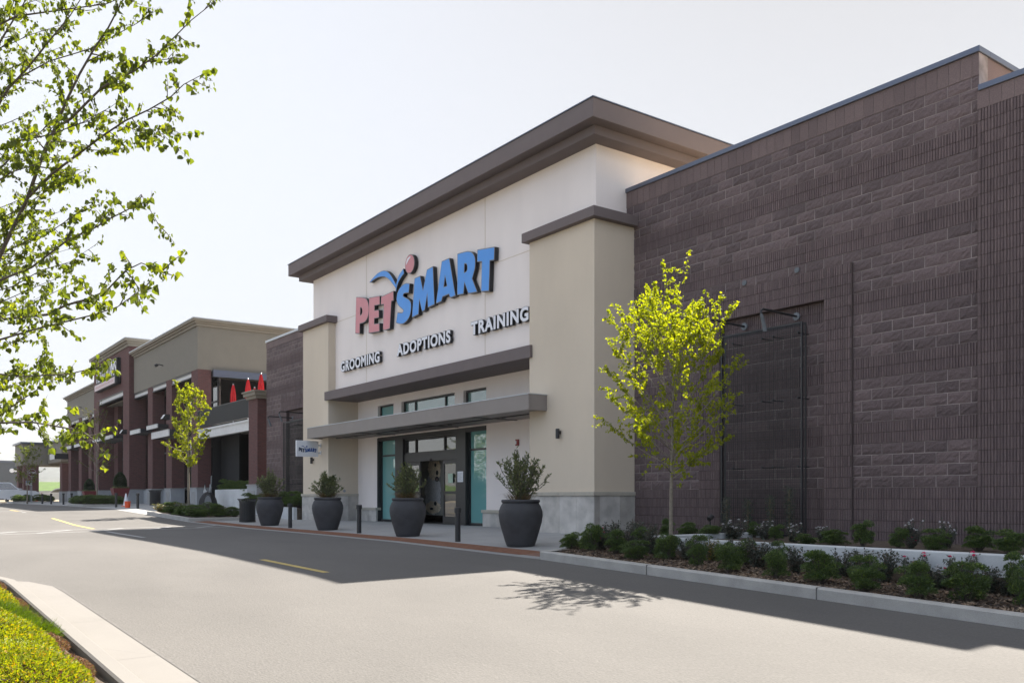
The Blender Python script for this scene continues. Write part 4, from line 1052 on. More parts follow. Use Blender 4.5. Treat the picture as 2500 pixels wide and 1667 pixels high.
# ------------------------------------------------------------------ foreground island planting
def mound(cx, cy, rx, ry, h, n, lm, sz, seed, name, label, cat, needle=False):
    r = random.Random(seed); z0 = gzc(cx, 0)+.08; t = thing(name, (cx, cy, z0), label, cat, 'plants on the near island'); m = MB(); st = MB()
    bumps = [(r.uniform(-.7, .7)*rx, r.uniform(-.7, .7)*ry, r.uniform(.12, .35)*min(rx, ry)) for _ in range(10)]
    def hgt(x, y):
        q = max(0, 1-(x/rx)**2-(y/ry)**2); b = sum(.35*math.exp(-((x-a)**2+(y-b_)**2)/(c*c)) for a, b_, c in bumps)
        return h*(q**.5)*(.72+.28*min(1.2, b))
    for i in range(n):
        a = r.random()*6.28; k = math.sqrt(r.random()); x = math.cos(a)*rx*k; y = math.sin(a)*ry*k; hh = hgt(x, y)
        p = Vector((x*1.05, y*1.05, hh*r.uniform(.55, 1.06)+.01)); d = Vector((x/rx*.8, y/ry*.8, .7))+rv(r, .7)
        if needle:
            L = sz*r.uniform(.7, 1.6); s = rv(r); s = (s-d.normalized()*s.dot(d.normalized())).normalized()*.003
            q = p+d.normalized()*L; m.add([p-s, p+s, q], [(0, 1, 2)]); 
            q2 = p+(d.normalized()+rv(r, .35))*L*.7; m.add([p-s, p+s, q2], [(0, 1, 2)])
        else: leaf(m, p, d, rv(r, .6)+Vector((0, 0, 1)), sz*r.uniform(.7, 1.25), sz*.55*r.uniform(.8, 1.2))
    for _ in range(26):
        a = r.random()*6.28; k = r.random()*.9; st.tube([(0, 0, -.03), (math.cos(a)*rx*k*.6, math.sin(a)*ry*k*.6, h*.4), (math.cos(a)*rx*k, math.sin(a)*ry*k, h*.75*(1-k*k)**.5)], .005, 3, False)
    m.build('foliage', M[lm], t); st.build('stems', M['barkdark'], t)
mound(-10.35, .62, .95, .60, .50, 9500, 'spirea', .034, 1, 'spirea_bush', 'large yellow green shrub mound at the left edge of the near island', 'shrub')
mound(-12.1, .70, .95, .52, .42, 8000, 'spirea', .034, 2, 'spirea_bush', 'yellow green shrub mound farthest along the near island', 'shrub')
mound(-8.0, .60, .95, .60, .44, 13000, 'spirea', .030, 3, 'spirea_bush', 'yellow green shrub mound at the bottom left corner of the photo', 'shrub')
mound(-6.75, .56, .85, .66, .42, 11000, 'spirea', .030, 5, 'spirea_bush', 'yellow green shrub mound nearest the camera on the near island', 'shrub')
mound(-9.15, .72, .55, .52, .36, 7500, 'juniper', .075, 4, 'juniper_shrub', 'feathery green spreading shrub between two yellow green mounds', 'shrub', True)
mound(-8.62, 1.16, .24, .17, .18, 1200, 'juniper', .075, 9, 'juniper_shrub', 'small feathery green tuft spilling over the island kerb', 'shrub', True)
for i, (x, y, rx, ry, h, n) in enumerate(((-12.55, 1.18, .7, .17, .13, 2600), (-10.85, 1.18, .8, .18, .13, 3200), (-9.75, 1.16, .60, .18, .13, 2800), (-8.25, 1.15, .42, .20, .13, 3000), (-7.25, 1.12, .60, .22, .13, 4600))):
    mound(x, y, rx, ry, h, n, 'barberry', .022, 40+i, 'barberry_shrub', 'low reddish brown shrub beside the pale island kerb, '+ORD[i]+' counting from the far end', 'shrub')

# ------------------------------------------------------------------ pots, bollards, bins
def make_pot(label, x, y, z, s):
    t = thing('urn_planter', (x, y, z), label, 'planter', 'charcoal urn planters along the entrance kerb')
    prof = [(.285, 0), (.30, .01), (.34, .12), (.40, .32), (.455, .52), (.475, .66), (.468, .76), (.43, .86), (.395, .915), (.385, .925), (.405, .935), (.418, .96), (.415, .985), (.395, 1.0), (.36, 1.0), (.355, .93)]
    m = MB(); m.lathe(prof, n=48, close=False); m.lathe([(.356, .955), (.0, .965)], n=24, close=False); m.v = [(a*s, b*s, c*s) for a, b, c in m.v]
    m.build('pot', M['pot'], t, smooth=True); return t
def make_potplant(label, x, y, z, H, W, seed, up=1.0):
    r = random.Random(seed); t = thing('potted_laurel', (x, y, z), label, 'plant', 'leafy plants in the charcoal urns'); lv = MB(); st = MB()
    for k in range(60):
        a = r.random()*6.28; sp = r.uniform(.1, 1)*W*.60; top = H*1.12*(1-.55*min(1, sp/(W*.62))**1.5)*r.uniform(.6, 1.02)
        b = Vector((math.cos(a), math.sin(a), 0)); p = [b*.05, b*sp*.45+Vector((0, 0, top*.4)), b*sp*.8+Vector((0, 0, top*.75)), b*sp+Vector((0, 0, top))]
        st.tube(p, [.008, .006, .005, .003], 4, False)
        for i in range(int(34*top/H)+10):
            f = r.uniform(.12, 1); j = min(2, int(f*3)); q = p[j].lerp(p[j+1], f*3-j); d = rv(r, .8)+Vector((0, 0, .75))+b*.3
            leaf(lv, q, d, rv(r), r.uniform(.07, .11), r.uniform(.024, .034), .15)
    lv.build('foliage', M['potleaf'], t); st.build('stems', M['barkdark'], t)
    g = MB()
    for k in range(170):
        a = r.random()*6.28; b = Vector((math.cos(a), math.sin(a), 0)); L = r.uniform(.14, .34); s = Vector((-b.y, b.x, 0))*.004; p0 = b*r.uniform(.1, .26)
        p1 = p0+b*L*.45+Vector((0, 0, L*.55)); p2 = p1+b*L*.5+Vector((0, 0, -L*.15)); g.add([p0-s, p0+s, p1+s, p2, p1-s], [(0, 1, 2, 4), (4, 2, 3)])
    g.build('grass_skirt', M['sedge'], t); return t
POTS = [(-14.66, 10.86, .96, 1.02, 1.12, 'nearest', 'beside the front bed'), (-19.31, 10.82, .95, .82, .95, 'second nearest', 'in front of the sliding doors'), (-24.1, 10.84, .95, .72, .92, 'third nearest', 'before the left tan pillar'), (-28.77, 10.86, .95, .92, .98, 'farthest', 'beside the black litter bin')]
for i, (x, y, s, h, wd, w1, w2) in enumerate(POTS):
    z = gz(x, y)+.004
    make_pot(w1+' charcoal urn planter, '+w2, x, y, z, s)
    make_potplant('green leafy plant in the '+w1+' charcoal urn', x, y, z+.955*s, h, wd, 100+i)
# a staked conifer seen past the right pillar edge
def make_bollard(label, x, y):
    t = thing('bollard', (x, y, gz(x, y)+.004), label, 'bollard', 'black steel bollards along the kerb')
    m = MB(); m.lathe([(.062, 0), (.062, .66)], n=20, close=False); m.build('post', M['blacksteel'], t, smooth=True)
    m = MB(); m.lathe([(.062, .645), (.078, .65), (.08, .66), (.08, .745), (.074, .76), (.0, .765)], n=20, close=False); m.build('cap', M['blacksteel'], t, smooth=False); return t
b0 = None
BOL = [(-16.75, 'nearest the front bed, before the doors'), (-21.68, 'between the two middle urns'), (-26.5, 'between the two far urns'), (-45.9, 'by the orange bucket'), (-50.6, 'before the market bed, near the red square planter'), (-63.4, 'at the far kerb, right of three'), (-66.4, 'at the far kerb, rightmost of the distant trio'), (-71.4, 'at the far kerb, middle of the distant trio'), (-75.4, 'at the far kerb, leftmost of the distant trio')]
for i, (x, w1) in enumerate(BOL):
    y = 10.66; lb = 'black round capped bollard '+w1
    if b0 is None: b0 = make_bollard(lb, x, y)
    else:
        o = copy_tree(b0); o.location = (x, y, gz(x, y)+.004); o['label'] = lb
def make_bin(label, x, y, z, s=1):
    t = thing('litter_bin', (x, y, z), label, 'litter bin', 'black slatted litter bins')
    m = MB(); n = 30
    for k in range(n):
        a = 2*math.pi*k/n; c, s_ = math.cos(a), math.sin(a); tx, ty = -s_*.019, c*.019
        pr = [(.285, .04), (.285, .72), (.30, .78), (.355, .845)]
        vs = []
        for rr_, zz in pr: vs += [(c*rr_-tx, s_*rr_-ty, zz), (c*rr_+tx, s_*rr_+ty, zz), (c*(rr_-.008)+tx, s_*(rr_-.008)+ty, zz), (c*(rr_-.008)-tx, s_*(rr_-.008)-ty, zz)]
        m.add(vs, [(j*4+q, j*4+(q+1) % 4, (j+1)*4+(q+1) % 4, (j+1)*4+q) for j in range(3) for q in range(4)])
    m.build('slats', M['blacksteel'], t)
    m = MB(); m.lathe([(.292, .02), (.292, .07), (.278, .07), (.278, .02), (.292, .02)], n=30, close=False); m.lathe([(.25, .03), (.25, .70), (.235, .70), (.235, .06), (0, .06)], n=24, close=False)
    m.build('liner', M['rubber'], t); m = MB(); m.lathe([(.362, .84), (.362, .862), (.33, .862), (.33, .84), (.362, .84)], n=30, close=False); m.lathe([(.293, .72), (.293, .745), (.28, .745), (.28, .72), (.293, .72)], n=30, close=False); m.build('rim', M['blacksteel'], t)
    return t
make_bin('black slatted litter bin with flared rim beside the farthest charcoal urn', -31.9, 11.2, gz(-31.9, 11.2)+.004)
make_bin('black slatted litter bin before the market piers behind the corner bed', -51.6, 12.9, gz(-51.6, 12.9)+.004)
# corner bed and far beds
r = random.Random(9)
CB = [('Y', -39.3, 10.1), ('B', -39.5, 10.7), ('Y', -38.6, 10.6), ('R', -38.4, 11.4), ('R', -37.6, 10.5), ('B', -37.7, 10.05), ('R', -36.8, 11.2), ('R', -36.9, 10.35), ('B', -36.2, 10.05), ('R', -35.9, 10.8), ('B', -35.3, 10.3), ('R', -35.1, 11.2), ('B', -34.6, 10.15), ('B', -34.4, 10.9), ('B', -34.5, 11.6), ('R', -35.8, 11.6), ('B', -37.2, 11.6), ('R', -39.4, 11.3)]
def z_isl(x, y): return gz(x, 9.64)+.11
cnt = {}
for k, x, y in sorted(CB, key=lambda t: t[1]/t[2]):
    n = cnt.get(k, 0); cnt[k] = n+1; sz = r.uniform(.55, .75)
    place_bush(k, x, y, z_isl(x, y), sz, sz*.62, DESC[k]+', '+ORD[n]+' from the left in the corner bed', 'shrubs in the corner bed')
k = 0
for x, y in ((-58.9, 10.2), (-58.3, 10.8), (-57.6, 10.1), (-56.8, 10.7), (-56.2, 10.0), (-55.6, 10.8), (-54.8, 10.1), (-54.6, 10.9), (-54.5, 11.6), (-55.5, 11.6), (-57.0, 11.5)):
    place_bush('B', x, y, z_isl(x, y), .80, .45, 'low green hedge plant in the bed before the market entrance', 'hedge plants in the market bed')
for x, y in ((-89.2, 10.6), (-88.4, 11.4), (-87.6, 10.5), (-86.8, 11.3), (-86.6, 12.2), (-87.3, 12.8), (-88.6, 12.6)):
    place_bush('B', x, y, z_isl(x, y), .9, .5, 'low dark green hedge plant in the bed by the porch', 'hedge plants by the porch')
for i, (x, y) in enumerate(((-38.9, 13.9), (-38.1, 14.1), (-37.2, 13.9), (-36.3, 14.1), (-35.4, 13.9), (-34.4, 14.0), (-33.5, 13.9))):
    place_bush('B', x, y, -.42, .75, .50, 'green shrub in the planter left of the tower, '+ORD[i]+' from the left', 'shrubs in the planter left of the tower')
m = MB(); m.box(-39.9, -32.85, 13.35, 13.5, -1.1, -.40); m.box(-39.9, -39.75, 13.5, 14.95, -1.1, -.40)
tag(m.build('planter_wall', M['retain'], bevel=.012), 'low pale concrete planter wall left of the entrance tower', 'wall')
m = MB(); m.box(-39.75, -32.85, 13.5, 14.95, -1.1, -.46); tag(m.build('planter_soil', M['soil']), kind='structure')

# square red planters with clipped topiary
def make_redpot(label, x, y, s):
    z = gz(x, y)+.004; t = thing('square_planter', (x, y, z), label+' square planter tapering downward', 'planter', 'red square planters at the market')
    m = MB(); a, b, h = .27*s, .50*s, 1.05*s
    m.add([(-a,-a,0),(a,-a,0),(a,a,0),(-a,a,0),(-b,-b,h),(b,-b,h),(b,b,h),(-b,b,h),(-b+.06,-b+.06,h),(b-.06,-b+.06,h),(b-.06,b-.06,h),(-b+.06,b-.06,h),(-b+.06,-b+.06,h-.06),(b-.06,-b+.06,h-.06),(b-.06,b-.06,h-.06),(-b+.06,b-.06,h-.06)],
          [(0,3,2,1),(0,1,5,4),(1,2,6,5),(2,3,7,6),(3,0,4,7),(4,5,9,8),(5,6,10,9),(6,7,11,10),(7,4,8,11),(8,9,13,12),(9,10,14,13),(10,11,15,14),(11,8,12,15),(12,13,14,15)])
    m.build('pot', M['redpot'], t, bevel=.01)
    tt = thing('topiary', (x, y, z+h-.05), 'dark egg shaped clipped bush in '+label+' square planter', 'topiary', 'clipped bushes in the red planters'); q = MB(); r = random.Random(int(-x)); st = MB()
    st.tube([(0, 0, -.03), (0, 0, .6*s)], .03, 6); st.build('stem', M['barkdark'], tt)
    for _ in range(5200):
        d = rv(r); ph = d.z; rad = .34*s*(1-.30*ph)*r.uniform(.55, 1)**.5; p = Vector((d.x*rad, d.y*rad, .50*s+d.z*.52*s*r.uniform(.6, 1)**.4))+rv(r, .03)
        leaf(q, p, d+rv(r, .6), rv(r), .085, .06)
    q.build('foliage', M['topiary'], tt)
    q = MB()
    for _ in range(500):
        a_ = r.random()*6.28; rr_ = r.uniform(.25, .50)*s; p = Vector((math.cos(a_)*rr_, math.sin(a_)*rr_, .04+r.uniform(0, .08))); leaf(q, p, rv(r)+Vector((0, 0, .4)), rv(r), .09, .06)
    q.build('trailing_leaves', M['potleaf'], tt)
make_redpot('the nearer red', -59.2, 12.7, .98); make_redpot('the farther red', -68.2, 12.6, .85)
t = thing('bucket', (-48.42, 10.75, gz(-48.4, 10.7)), 'bright orange plastic bucket standing on the sidewalk', 'bucket')
m = MB(); m.lathe([(.13, 0), (.155, .33), (.168, .335), (.168, .36), (.15, .36), (.13, .03), (0, .02)], n=24, close=False); m.v = [(a*.95, b*.95, c*.95) for a, b, c in m.v]; m.build('pail', M['orange'], t, smooth=False)
m = MB(); m.tube([(.155*math.cos(a), -.02, .32-.12*math.sin(a)) for a in frange(0, math.pi, .3)], .008, 5); m.build('handle', M['greysteel'], t)
t = thing('traffic_cone', (-52.9, 11.66, gz(-52.9, 11.6)), 'white and orange traffic cone behind the orange bucket', 'cone')
m = MB(); m.lathe([(.15, .03), (.05, .62), (.03, .72), (0, .72)], n=16, close=False); m.build('cone', M['glow'], t, smooth=False); m = MB(); m.box(-.2, .2, -.2, .2, 0, .035); m.build('base', M['orange'], t)

# dog shaped steel sculpture
SX, SY = -45.2, 13.85; SZ = gz(SX, SY)
t = thing('dog_sculpture', (SX, SY, SZ), 'black steel rib sculpture of a terrier in front of the concrete wall', 'sculpture')
m = MB()
for k in range(13):
    f = (k-6)/6; h = .92-.18*f*f; lean = .0
    pts = [(.62*math.cos(a)*(1)+0, f*.0+(f*.62), h*math.sin(a)**.75 if math.sin(a) > 0 else 0) for a in frange(0, math.pi, .26)]
    m.tube([(f*.55+.10*math.sin(a)*(-f), .42*math.cos(a), h*max(0, math.sin(a))**.7) for a in frange(0, math.pi, .26)], .017, 6)
for k in range(6):
    f = k/5; m.tube([(-.55+1.1*u, -.42+.40*f-(.0), .10) for u in (0, .5, 1)] if k == 0 else [(-.60+1.2*u, -.41, .05+f*.30) for u in (0, .5, 1)], .012, 5) if k in (0, 1) else None
for sgn in (-1, 1):
    for k in range(7):
        f = (k-3)/3; m.tube([(f*.52, sgn*.43, 0), (f*.44, sgn*.40, .34), (f*.22, sgn*.22, .72), (0, 0, .95)], .016, 6)
m.build('ribs', M['blacksteel'], t)
m = MB(); m.tube([(-.50, 0, 1.02), (-.25, 0, .92), (.05, 0, .88), (.35, 0, .92), (.48, 0, 1.0)], .028, 8); m.build('back', M['greysteel'], t)
def outline(pts, name, mt, th=.02, y=0):
    mm = MB(); n = len(pts); mm.add([(a, y-th, b) for a, b in pts]+[(a, y+th, b) for a, b in pts], [tuple(range(n)), tuple(range(2*n-1, n-1, -1))]+[(i, (i+1) % n, (i+1) % n+n, i+n) for i in range(n)]); return mm.build(name, mt, t)
outline([(-.98,.95),(-.98,.86),(-.85,.80),(-.66,.70),(-.48,.86),(-.40,1.02),(-.52,1.10),(-.60,1.42),(-.72,1.22),(-.84,1.10)], 'head', M['greysteel'])
m = MB(); m.tube([(-.98,0,.98),(-.84,0,1.14),(-.72,0,1.27),(-.61,0,1.48),(-.50,0,1.16),(-.34,0,1.02)], .022, 6); m.tube([(-.95,0,.80),(-.98,0,.70),(-1.0,0,.55),(-.9,0,.42),(-.74,0,.46),(-.68,0,.62),(-.84,0,.74)], .024, 6); m.tube([(-1.02,0,.93),(-.95,0,.86),(-.86,0,.84)], .03, 6); m.build('muzzle', M['blacksteel'], t)
outline([(-.10,1.0),(-.02,1.38),(.04,1.42),(.10,1.36),(.16,1.0)], 'ear', M['greysteel'], .012, .12); m = MB(); m.tube([(-.12,.12,.95),(-.02,.12,1.35),(.03,.12,1.45)], .015, 5); m.tube([(.18,.12,.95),(.26,.12,1.40)], .015, 5); m.build('handlebar', M['blacksteel'], t)
m = MB(); m.tube([(.46,0,.96),(.58,0,1.2),(.66,0,1.5),(.68,0,1.86),(.74,0,1.93)], [.03,.03,.028,.03,.035], 7); m.build('tail', M['greysteel'], t)
t.scale = (.78, .78, .78)
# ------------------------------------------------------------------ market building (left)
mk = thing('market_building', (-65, 14.7, -.5), 'two storey red brick and taupe supermarket with terrace beyond the pet store', 'supermarket'); MO = (-65, 14.7, -.5)
Yg = 14.7
def prof_cornice(par, x0, x1, y, z, right=None, lift=.42, name='cornice', mt='gcornice', depth=14):
    """stepped cornice along X (and back along Y at x1)"""
    m = MB(MO)
    for d, a, b in ((.08, z-lift, z-lift*.66), (.18, z-lift*.66, z-lift*.4), (.30, z-lift*.4, z-.05)):
        m.box(x0-d, x1+d, y-d, y+depth+d, a, b)
    o = m.build(name, M[mt], par); c = MB(MO); c.box(x0-.33, x1+.33, y-.33, y+depth+.33, z-.05, z); c.build('coping', M['palecoping'], o); return o
# stucco blocks
m = MB(MO); m.box(-64.37, -49.85, Yg, 28, 7.08, 9.55); b1 = m.build('upper_wall', M['gstucco'], mk); prof_cornice(b1, -64.05, -49.85, Yg, 9.88, depth=13.3)
m = MB(MO); m.box(-89.6, -76.1, Yg, 28, 6.82, 8.75); b2 = m.build('upper_wall', M['gstucco'], mk); prof_cornice(b2, -89.6, -76.4, Yg, 9.08, depth=13.3, lift=.36)
# brick tower
YT = 14.40; xa, xb = -76.1, -64.4
m = MB(MO); m.box(xa, xb, YT, 28, 7.46, 10.5); m.box(xa, -74.3, YT, 15.6, .53, 7.46); m.box(-66.2, xb, YT, 15.6, .53, 7.46); tb = m.build('brick_tower', M['brick'], mk); prof_cornice(tb, xa, xb, YT, 10.87, depth=13.6, lift=.55)
def beam(x0, x1, z0, z1, y=Yg, mt='whitebeam', d=.25):
    f = MB(MO); f.box(x0, x1, y+.06, y+d, z0, z1); o = f.build('lintel', M[mt], mk)
    g = MB(MO); g.box(x0, x1, y+.0, y+.3, z1, z1+.07); g.box(x0, x1, y+.0, y+.3, z0-.07, z0); g.build('flange', M['blacksteel'], o)
beam(-74.3, -66.2, 7.12, 7.39, YT)
PIERS = [(-60.68, -59.49), (-56.26, -55.04), (-51.05, -49.85), (-89.1, -87.83), (-84.2, -82.92), (-79.95, -78.76)]
for i, (x0, x1) in enumerate(PIERS):
    zt = 7.08 if x0 > -70 else 6.82
    m = MB(MO); m.box(x0, x1, Yg+.012, 15.45, .53, zt); m.build('brick_pier', M['brick'], mk)
beams = [(-64.4, -60.68), (-59.49, -56.26), (-55.04, -51.05)]
for x0, x1 in beams: beam(x0, x1, 6.76, 6.98)
for x0, x1 in ((-87.83, -84.2), (-82.92, -79.95), (-78.76, -76.1)): beam(x0, x1, 6.52, 6.74)
# glazing and soffits behind the piers
m = MB(MO); m.box(-89.0, -49.9, 15.9, 16.0, -.5, 7.45); gl = m.build('glazing', M['dglass'], mk)
m = MB(MO)
for xx in frange(-89, -50, 1.15): m.box(xx-.035, xx+.035, 15.84, 15.90, -.45, 7.1)
for zz in (.55, 2.9, 3.5, 5.4): m.box(-89, -49.9, 15.845, 15.898, zz-.04, zz+.04)
m.build('mullions', M['frame'], gl)
m = MB(MO); m.box(-89.6, -49.86, Yg+.3, 16.2, 7.0, 7.07); m.build('soffit', M['gstucco'], mk)
for x0, x1 in ((-64.9, -64.4), (-74.4, -73.0)):
    m = MB(MO); m.box(x0, x1, 15.5, 15.84, .5, 7.0); m.build('brick_infill', M['brick'], mk)
# pale block base
def base(x0, x1, y0, y1, h=.53):
    m = MB(MO); m.box(x0-.06, x1+.06, y0-.06, y1, -.8, h-.06); o = m.build('block_base', M['groundstone'], mk); c = MB(MO); c.box(x0-.10, x1+.10, y0-.10, y1, h-.06, h+.005); 
    if x1-x0 > .7: c.box(x0+.2, x1-.2, y0-.075, y0-.055, -.40, .30)
    c.build('base_cap', M['concrete'], o)
for x0, x1 in PIERS: base(x0, x1, Yg, 15.45)
base(-66.2, xb, YT, 15.6); base(xa, -74.3, YT, 15.6)
m = MB(MO)
for x0, x1 in ((-64.4, -60.7), (-59.4, -56.3), (-74.2, -66.3), (-87.8, -84.2)): m.box(x0, x1, 15.3, 15.8, -.8, .45)
m.build('low_sill_wall', M['groundstone'], mk)
# awnings
def awn(x0, x1, z0, z1, y):
    m = MB(MO); m.box(x0, x1, y, y+.06, z0, z1); a = m.build('awning', M['whitebeam'], mk)
    m = MB(MO); m.box(x0, x0+.08, y+.06, 15.4, z0, z1); m.box(x1-.08, x1, y+.06, 15.4, z0, z1); m.box(x0-.03, x1+.03, y-.02, y+.06, z1, z1+.03)
    for k in range(9):
        yy = y+.15+k*(15.2-y)/9; m.box(x0+.08, x1-.08, yy, yy+.04, z0+.02, z0+.12)
    m.build('awning_frame', M['blacksteel'], a)
awn(-55.7, -51.93, 3.46, 3.84, 13.7); awn(-58.3, -55.75, 4.18, 4.42, 14.05); awn(-62.2, -59.6, 4.10, 4.36, 13.95); awn(-73.2, -66.4, 4.12, 4.36, 13.75); awn(-82.8, -80.0, 4.2, 4.45, 14.1); awn(-87.8, -84.3, 4.2, 4.45, 14.1)
# terrace
m = MB(MO); m.box(-49.85, -41.69, Yg, 24, 3.62, 3.72); fl_ = m.build('terrace_floor', M['whitebeam'], mk)
m = MB(MO); m.box(-49.85, -41.69, Yg+.05, Yg+.3, 3.20, 3.62); m.build('terrace_beam', M['whitebeam'], fl_)
m = MB(MO); m.box(-49.85, -41.69, Yg+.0, Yg+.04, 3.80, 4.70); m.box(-49.85, -41.69, Yg-.03, Yg+.07, 4.70, 4.745); 
for xx in frange(-49.8, -41.8, .12): m.box(xx-.008, xx+.008, Yg-.012, Yg, 3.80, 4.70)
m.build('railing', M['blacksteel'], mk)
m = MB(MO); m.box(-41.69, -40.51, Yg, 15.9, .60, 4.62); pl = m.build('brick_pier', M['brick'], mk); base(-41.69, -40.51, Yg, 15.9, .60)
c = MB(MO); c.box(-41.79, -40.41, Yg-.10, 16.0, 4.62, 4.76); c.box(-41.89, -40.31, Yg-.20, 16.1, 4.76, 4.92); c.box(-41.95, -40.25, Yg-.26, 16.15, 4.92, 4.99); c.build('pier_cap', M['gcornice'], pl)
m = MB(MO); m.box(-49.87, -49.60, 15.5, 27, 6.70, 7.08); m.build('steel_beam', M['coping'], mk)
m = MB(MO); m.box(-53.5, -53.4, 16, 27, 3.7, 7.1); m.box(-53.5, -40.16, 26.9, 27, -.5, 7.0); m.box(-49.86, -49.80, 15.5, 26.9, -.5, 3.6); m.box(-49.86, -49.8, 15.5, 26.9, 3.7, 4.4); m.build('terrace_back_wall', M['dark'], mk)
m = MB(MO); m.box(-49.8, -40.16, 18.5, 18.6, -.5, 3.6); m.build('shade_black_backing', M['dark'], mk)  # matte near-black sheet; deep shade of the opening put into its colour
m = MB(MO); m.box(-46.8, -41.72, Yg, Yg+.18, -.7, .39); tag(m.build('terrace_planter_wall', M['retain'], mk, bevel=.012))
m = MB(MO); m.box(-49.8, -46.85, 16.0, 16.1, -.5, 3.6); m.build('cafe_doors', M['dark'], mk)
for i, x in enumerate(frange(-46.4, -42.2, .6)):
    place_bush('B', x, Yg+.5, .22, .7, .55, 'dark hedge plant on top of the concrete terrace planter', 'hedge plants on the terrace planter')
m = MB(MO); m.box(-46.8, -41.72, Yg+.18, Yg+.9, -.6, .25); m.build('planter_soil', M['soil'], mk)
# roof lights, small fittings
for i, x in enumerate((-56.9, -82.6)):
    t = thing('wall_light', (x, Yg, 8.1 if i == 0 else 7.6), 'small black arm light on the taupe wall '+('right' if i == 0 else 'left')+' of the brick tower', 'wall light', 'arm lights on the market wall')
    m = MB(); m.tube([(0, 0, 0), (0, -.25, .06), (0, -.4, 0)], .03, 6); m.build('arm', M['blacksteel'], t); m = MB(); m.tube([(0, -.34, .03), (0, -.5, -.06)], .09, 10); m.build('lamp_head', M['blacksteel'], t)
for x, z, y, lb in ((-65.3, 4.5, 14.40, 'white wedge light on the tower pier of the market'), (-53.0, 4.6, 14.0, 'white wedge light above the market awning')):
    t = thing('wedge_light', (x, y, z), lb, 'wall light', 'wedge lights on the market'); m = MB(); m.add([(-.25,0,-.15),(.25,0,-.15),(.25,0,.15),(-.25,0,.15),(-.25,-.4,-.12),(.25,-.4,-.12),(.25,-.25,.15),(-.25,-.25,.15)], [(0,3,2,1),(4,5,6,7),(0,1,5,4),(1,2,6,5),(2,3,7,6),(3,0,4,7)]); m.build('housing', M['blacksteel'], t)
    m = MB(); m.add([(-.22,-.405,-.10),(.22,-.405,-.10),(.22,-.262,.13),(-.22,-.262,.13)], [(0,1,2,3)]); m.build('lens', M['whitebeam'], t)
# market sign
ms = thing('market_sign', (-70, 14.1, 8.6), 'black backed sign with white HARMONS letters over a pale red strip', 'sign'); SGO = (-70, 14.1, 8.6)
m = MB(SGO); m.box(-73.7, -66.9, 14.12, 14.40, 8.62, 9.85); m.build('backing', M['letterside'], ms)
m = MB(SGO); m.box(-73.8, -66.75, 14.00, 14.40, 7.98, 8.54); st_ = m.build('strip_box', M['letterside'], ms, bevel=.1)
m = MB(SGO); m.box(-73.7, -66.9, 13.985, 13.998, 8.04, 8.48); m.build('strip_face', mat('pale_pink_face', (.62, .50, .50), .5), st_)
for chars, xx0, xx1, z0, z1, yy, mt, nm_, par_ in (('HARMONS', -73.6, -67.0, 8.66, 9.82, 14.11, M['glow'], 'letter', ms), ('NEIGHBORHOOD GROCER', -73.3, -67.3, 8.18, 8.34, 13.984, mat('faded_red_text', (.45, .15, .15), .6), 'strip_letter', ms)):
    I = islands(text_mesh(chars, 0, .03 if nm_ == 'letter' else .01)); av = [v for c_ in I for v in c_[0]]; a0 = min(v.x for v in av); a1 = max(v.x for v in av); b0_ = min(v.y for v in av); b1_ = max(v.y for v in av)
    if nm_ != 'letter':
        m = MB(SGO)
        for vs, fs in I: m.add([(xx0+(v.x-a0)/(a1-a0)*(xx1-xx0), yy, z0+(v.y-b0_)/(b1_-b0_)*(z1-z0)) for v in vs], fs)
        m.build('strip_lettering', mt, ms)
    else:
        for vs, fs in I:
            m = MB(SGO); m.add([(xx0+(v.x-a0)/(a1-a0)*(xx1-xx0), yy, z0+(v.y-b0_)/(b1_-b0_)*(z1-z0)) for v in vs], fs); m.build(nm_, mt, ms)
# closed red umbrellas on the terrace
for i, (x, y, z1, lb) in enumerate(((-49.3, 16.5, 6.30, 'leftmost closed red umbrella on the terrace'), (-48.4, 17.4, 6.1, 'small closed red umbrella partly behind the leftmost one'), (-46.9, 16.5, 6.34, 'closed red umbrella third from the left, beside the brick pier'), (-44.95, 16.5, 6.40, 'rightmost closed red umbrella above the brick pier cap'))):
    t = thing('closed_umbrella', (x, y, 3.72), lb, 'umbrella', 'closed red umbrellas on the terrace'); h = z1-3.72
    m = MB(); m.tube([(0, 0, 0), (0, 0, h)], .03, 8); m.ball((0, 0, h), .05, 6); m.build('pole', M['greysteel'], t)
    m = MB(); n = 16; prof = [(.05, h-.04), (.10, h-.25), (.15, h-.55), (.165, h-.95), (.11, h-1.25), (.13, h-1.5)]; vs = []
    for q, (rr_, zz) in enumerate(prof):
        for k in range(n):
            a = 2*math.pi*k/n; f = rr_*(1 if k % 2 else .62); vs.append((f*math.cos(a), f*math.sin(a), zz+(.05*math.sin(k*2.1+i) if q == 5 else 0)))
    m.add(vs, [(j*n+k, j*n+(k+1) % n, (j+1)*n+(k+1) % n, (j+1)*n+k) for j in range(5) for k in range(n)]); m.build('canopy', M['red'], t)

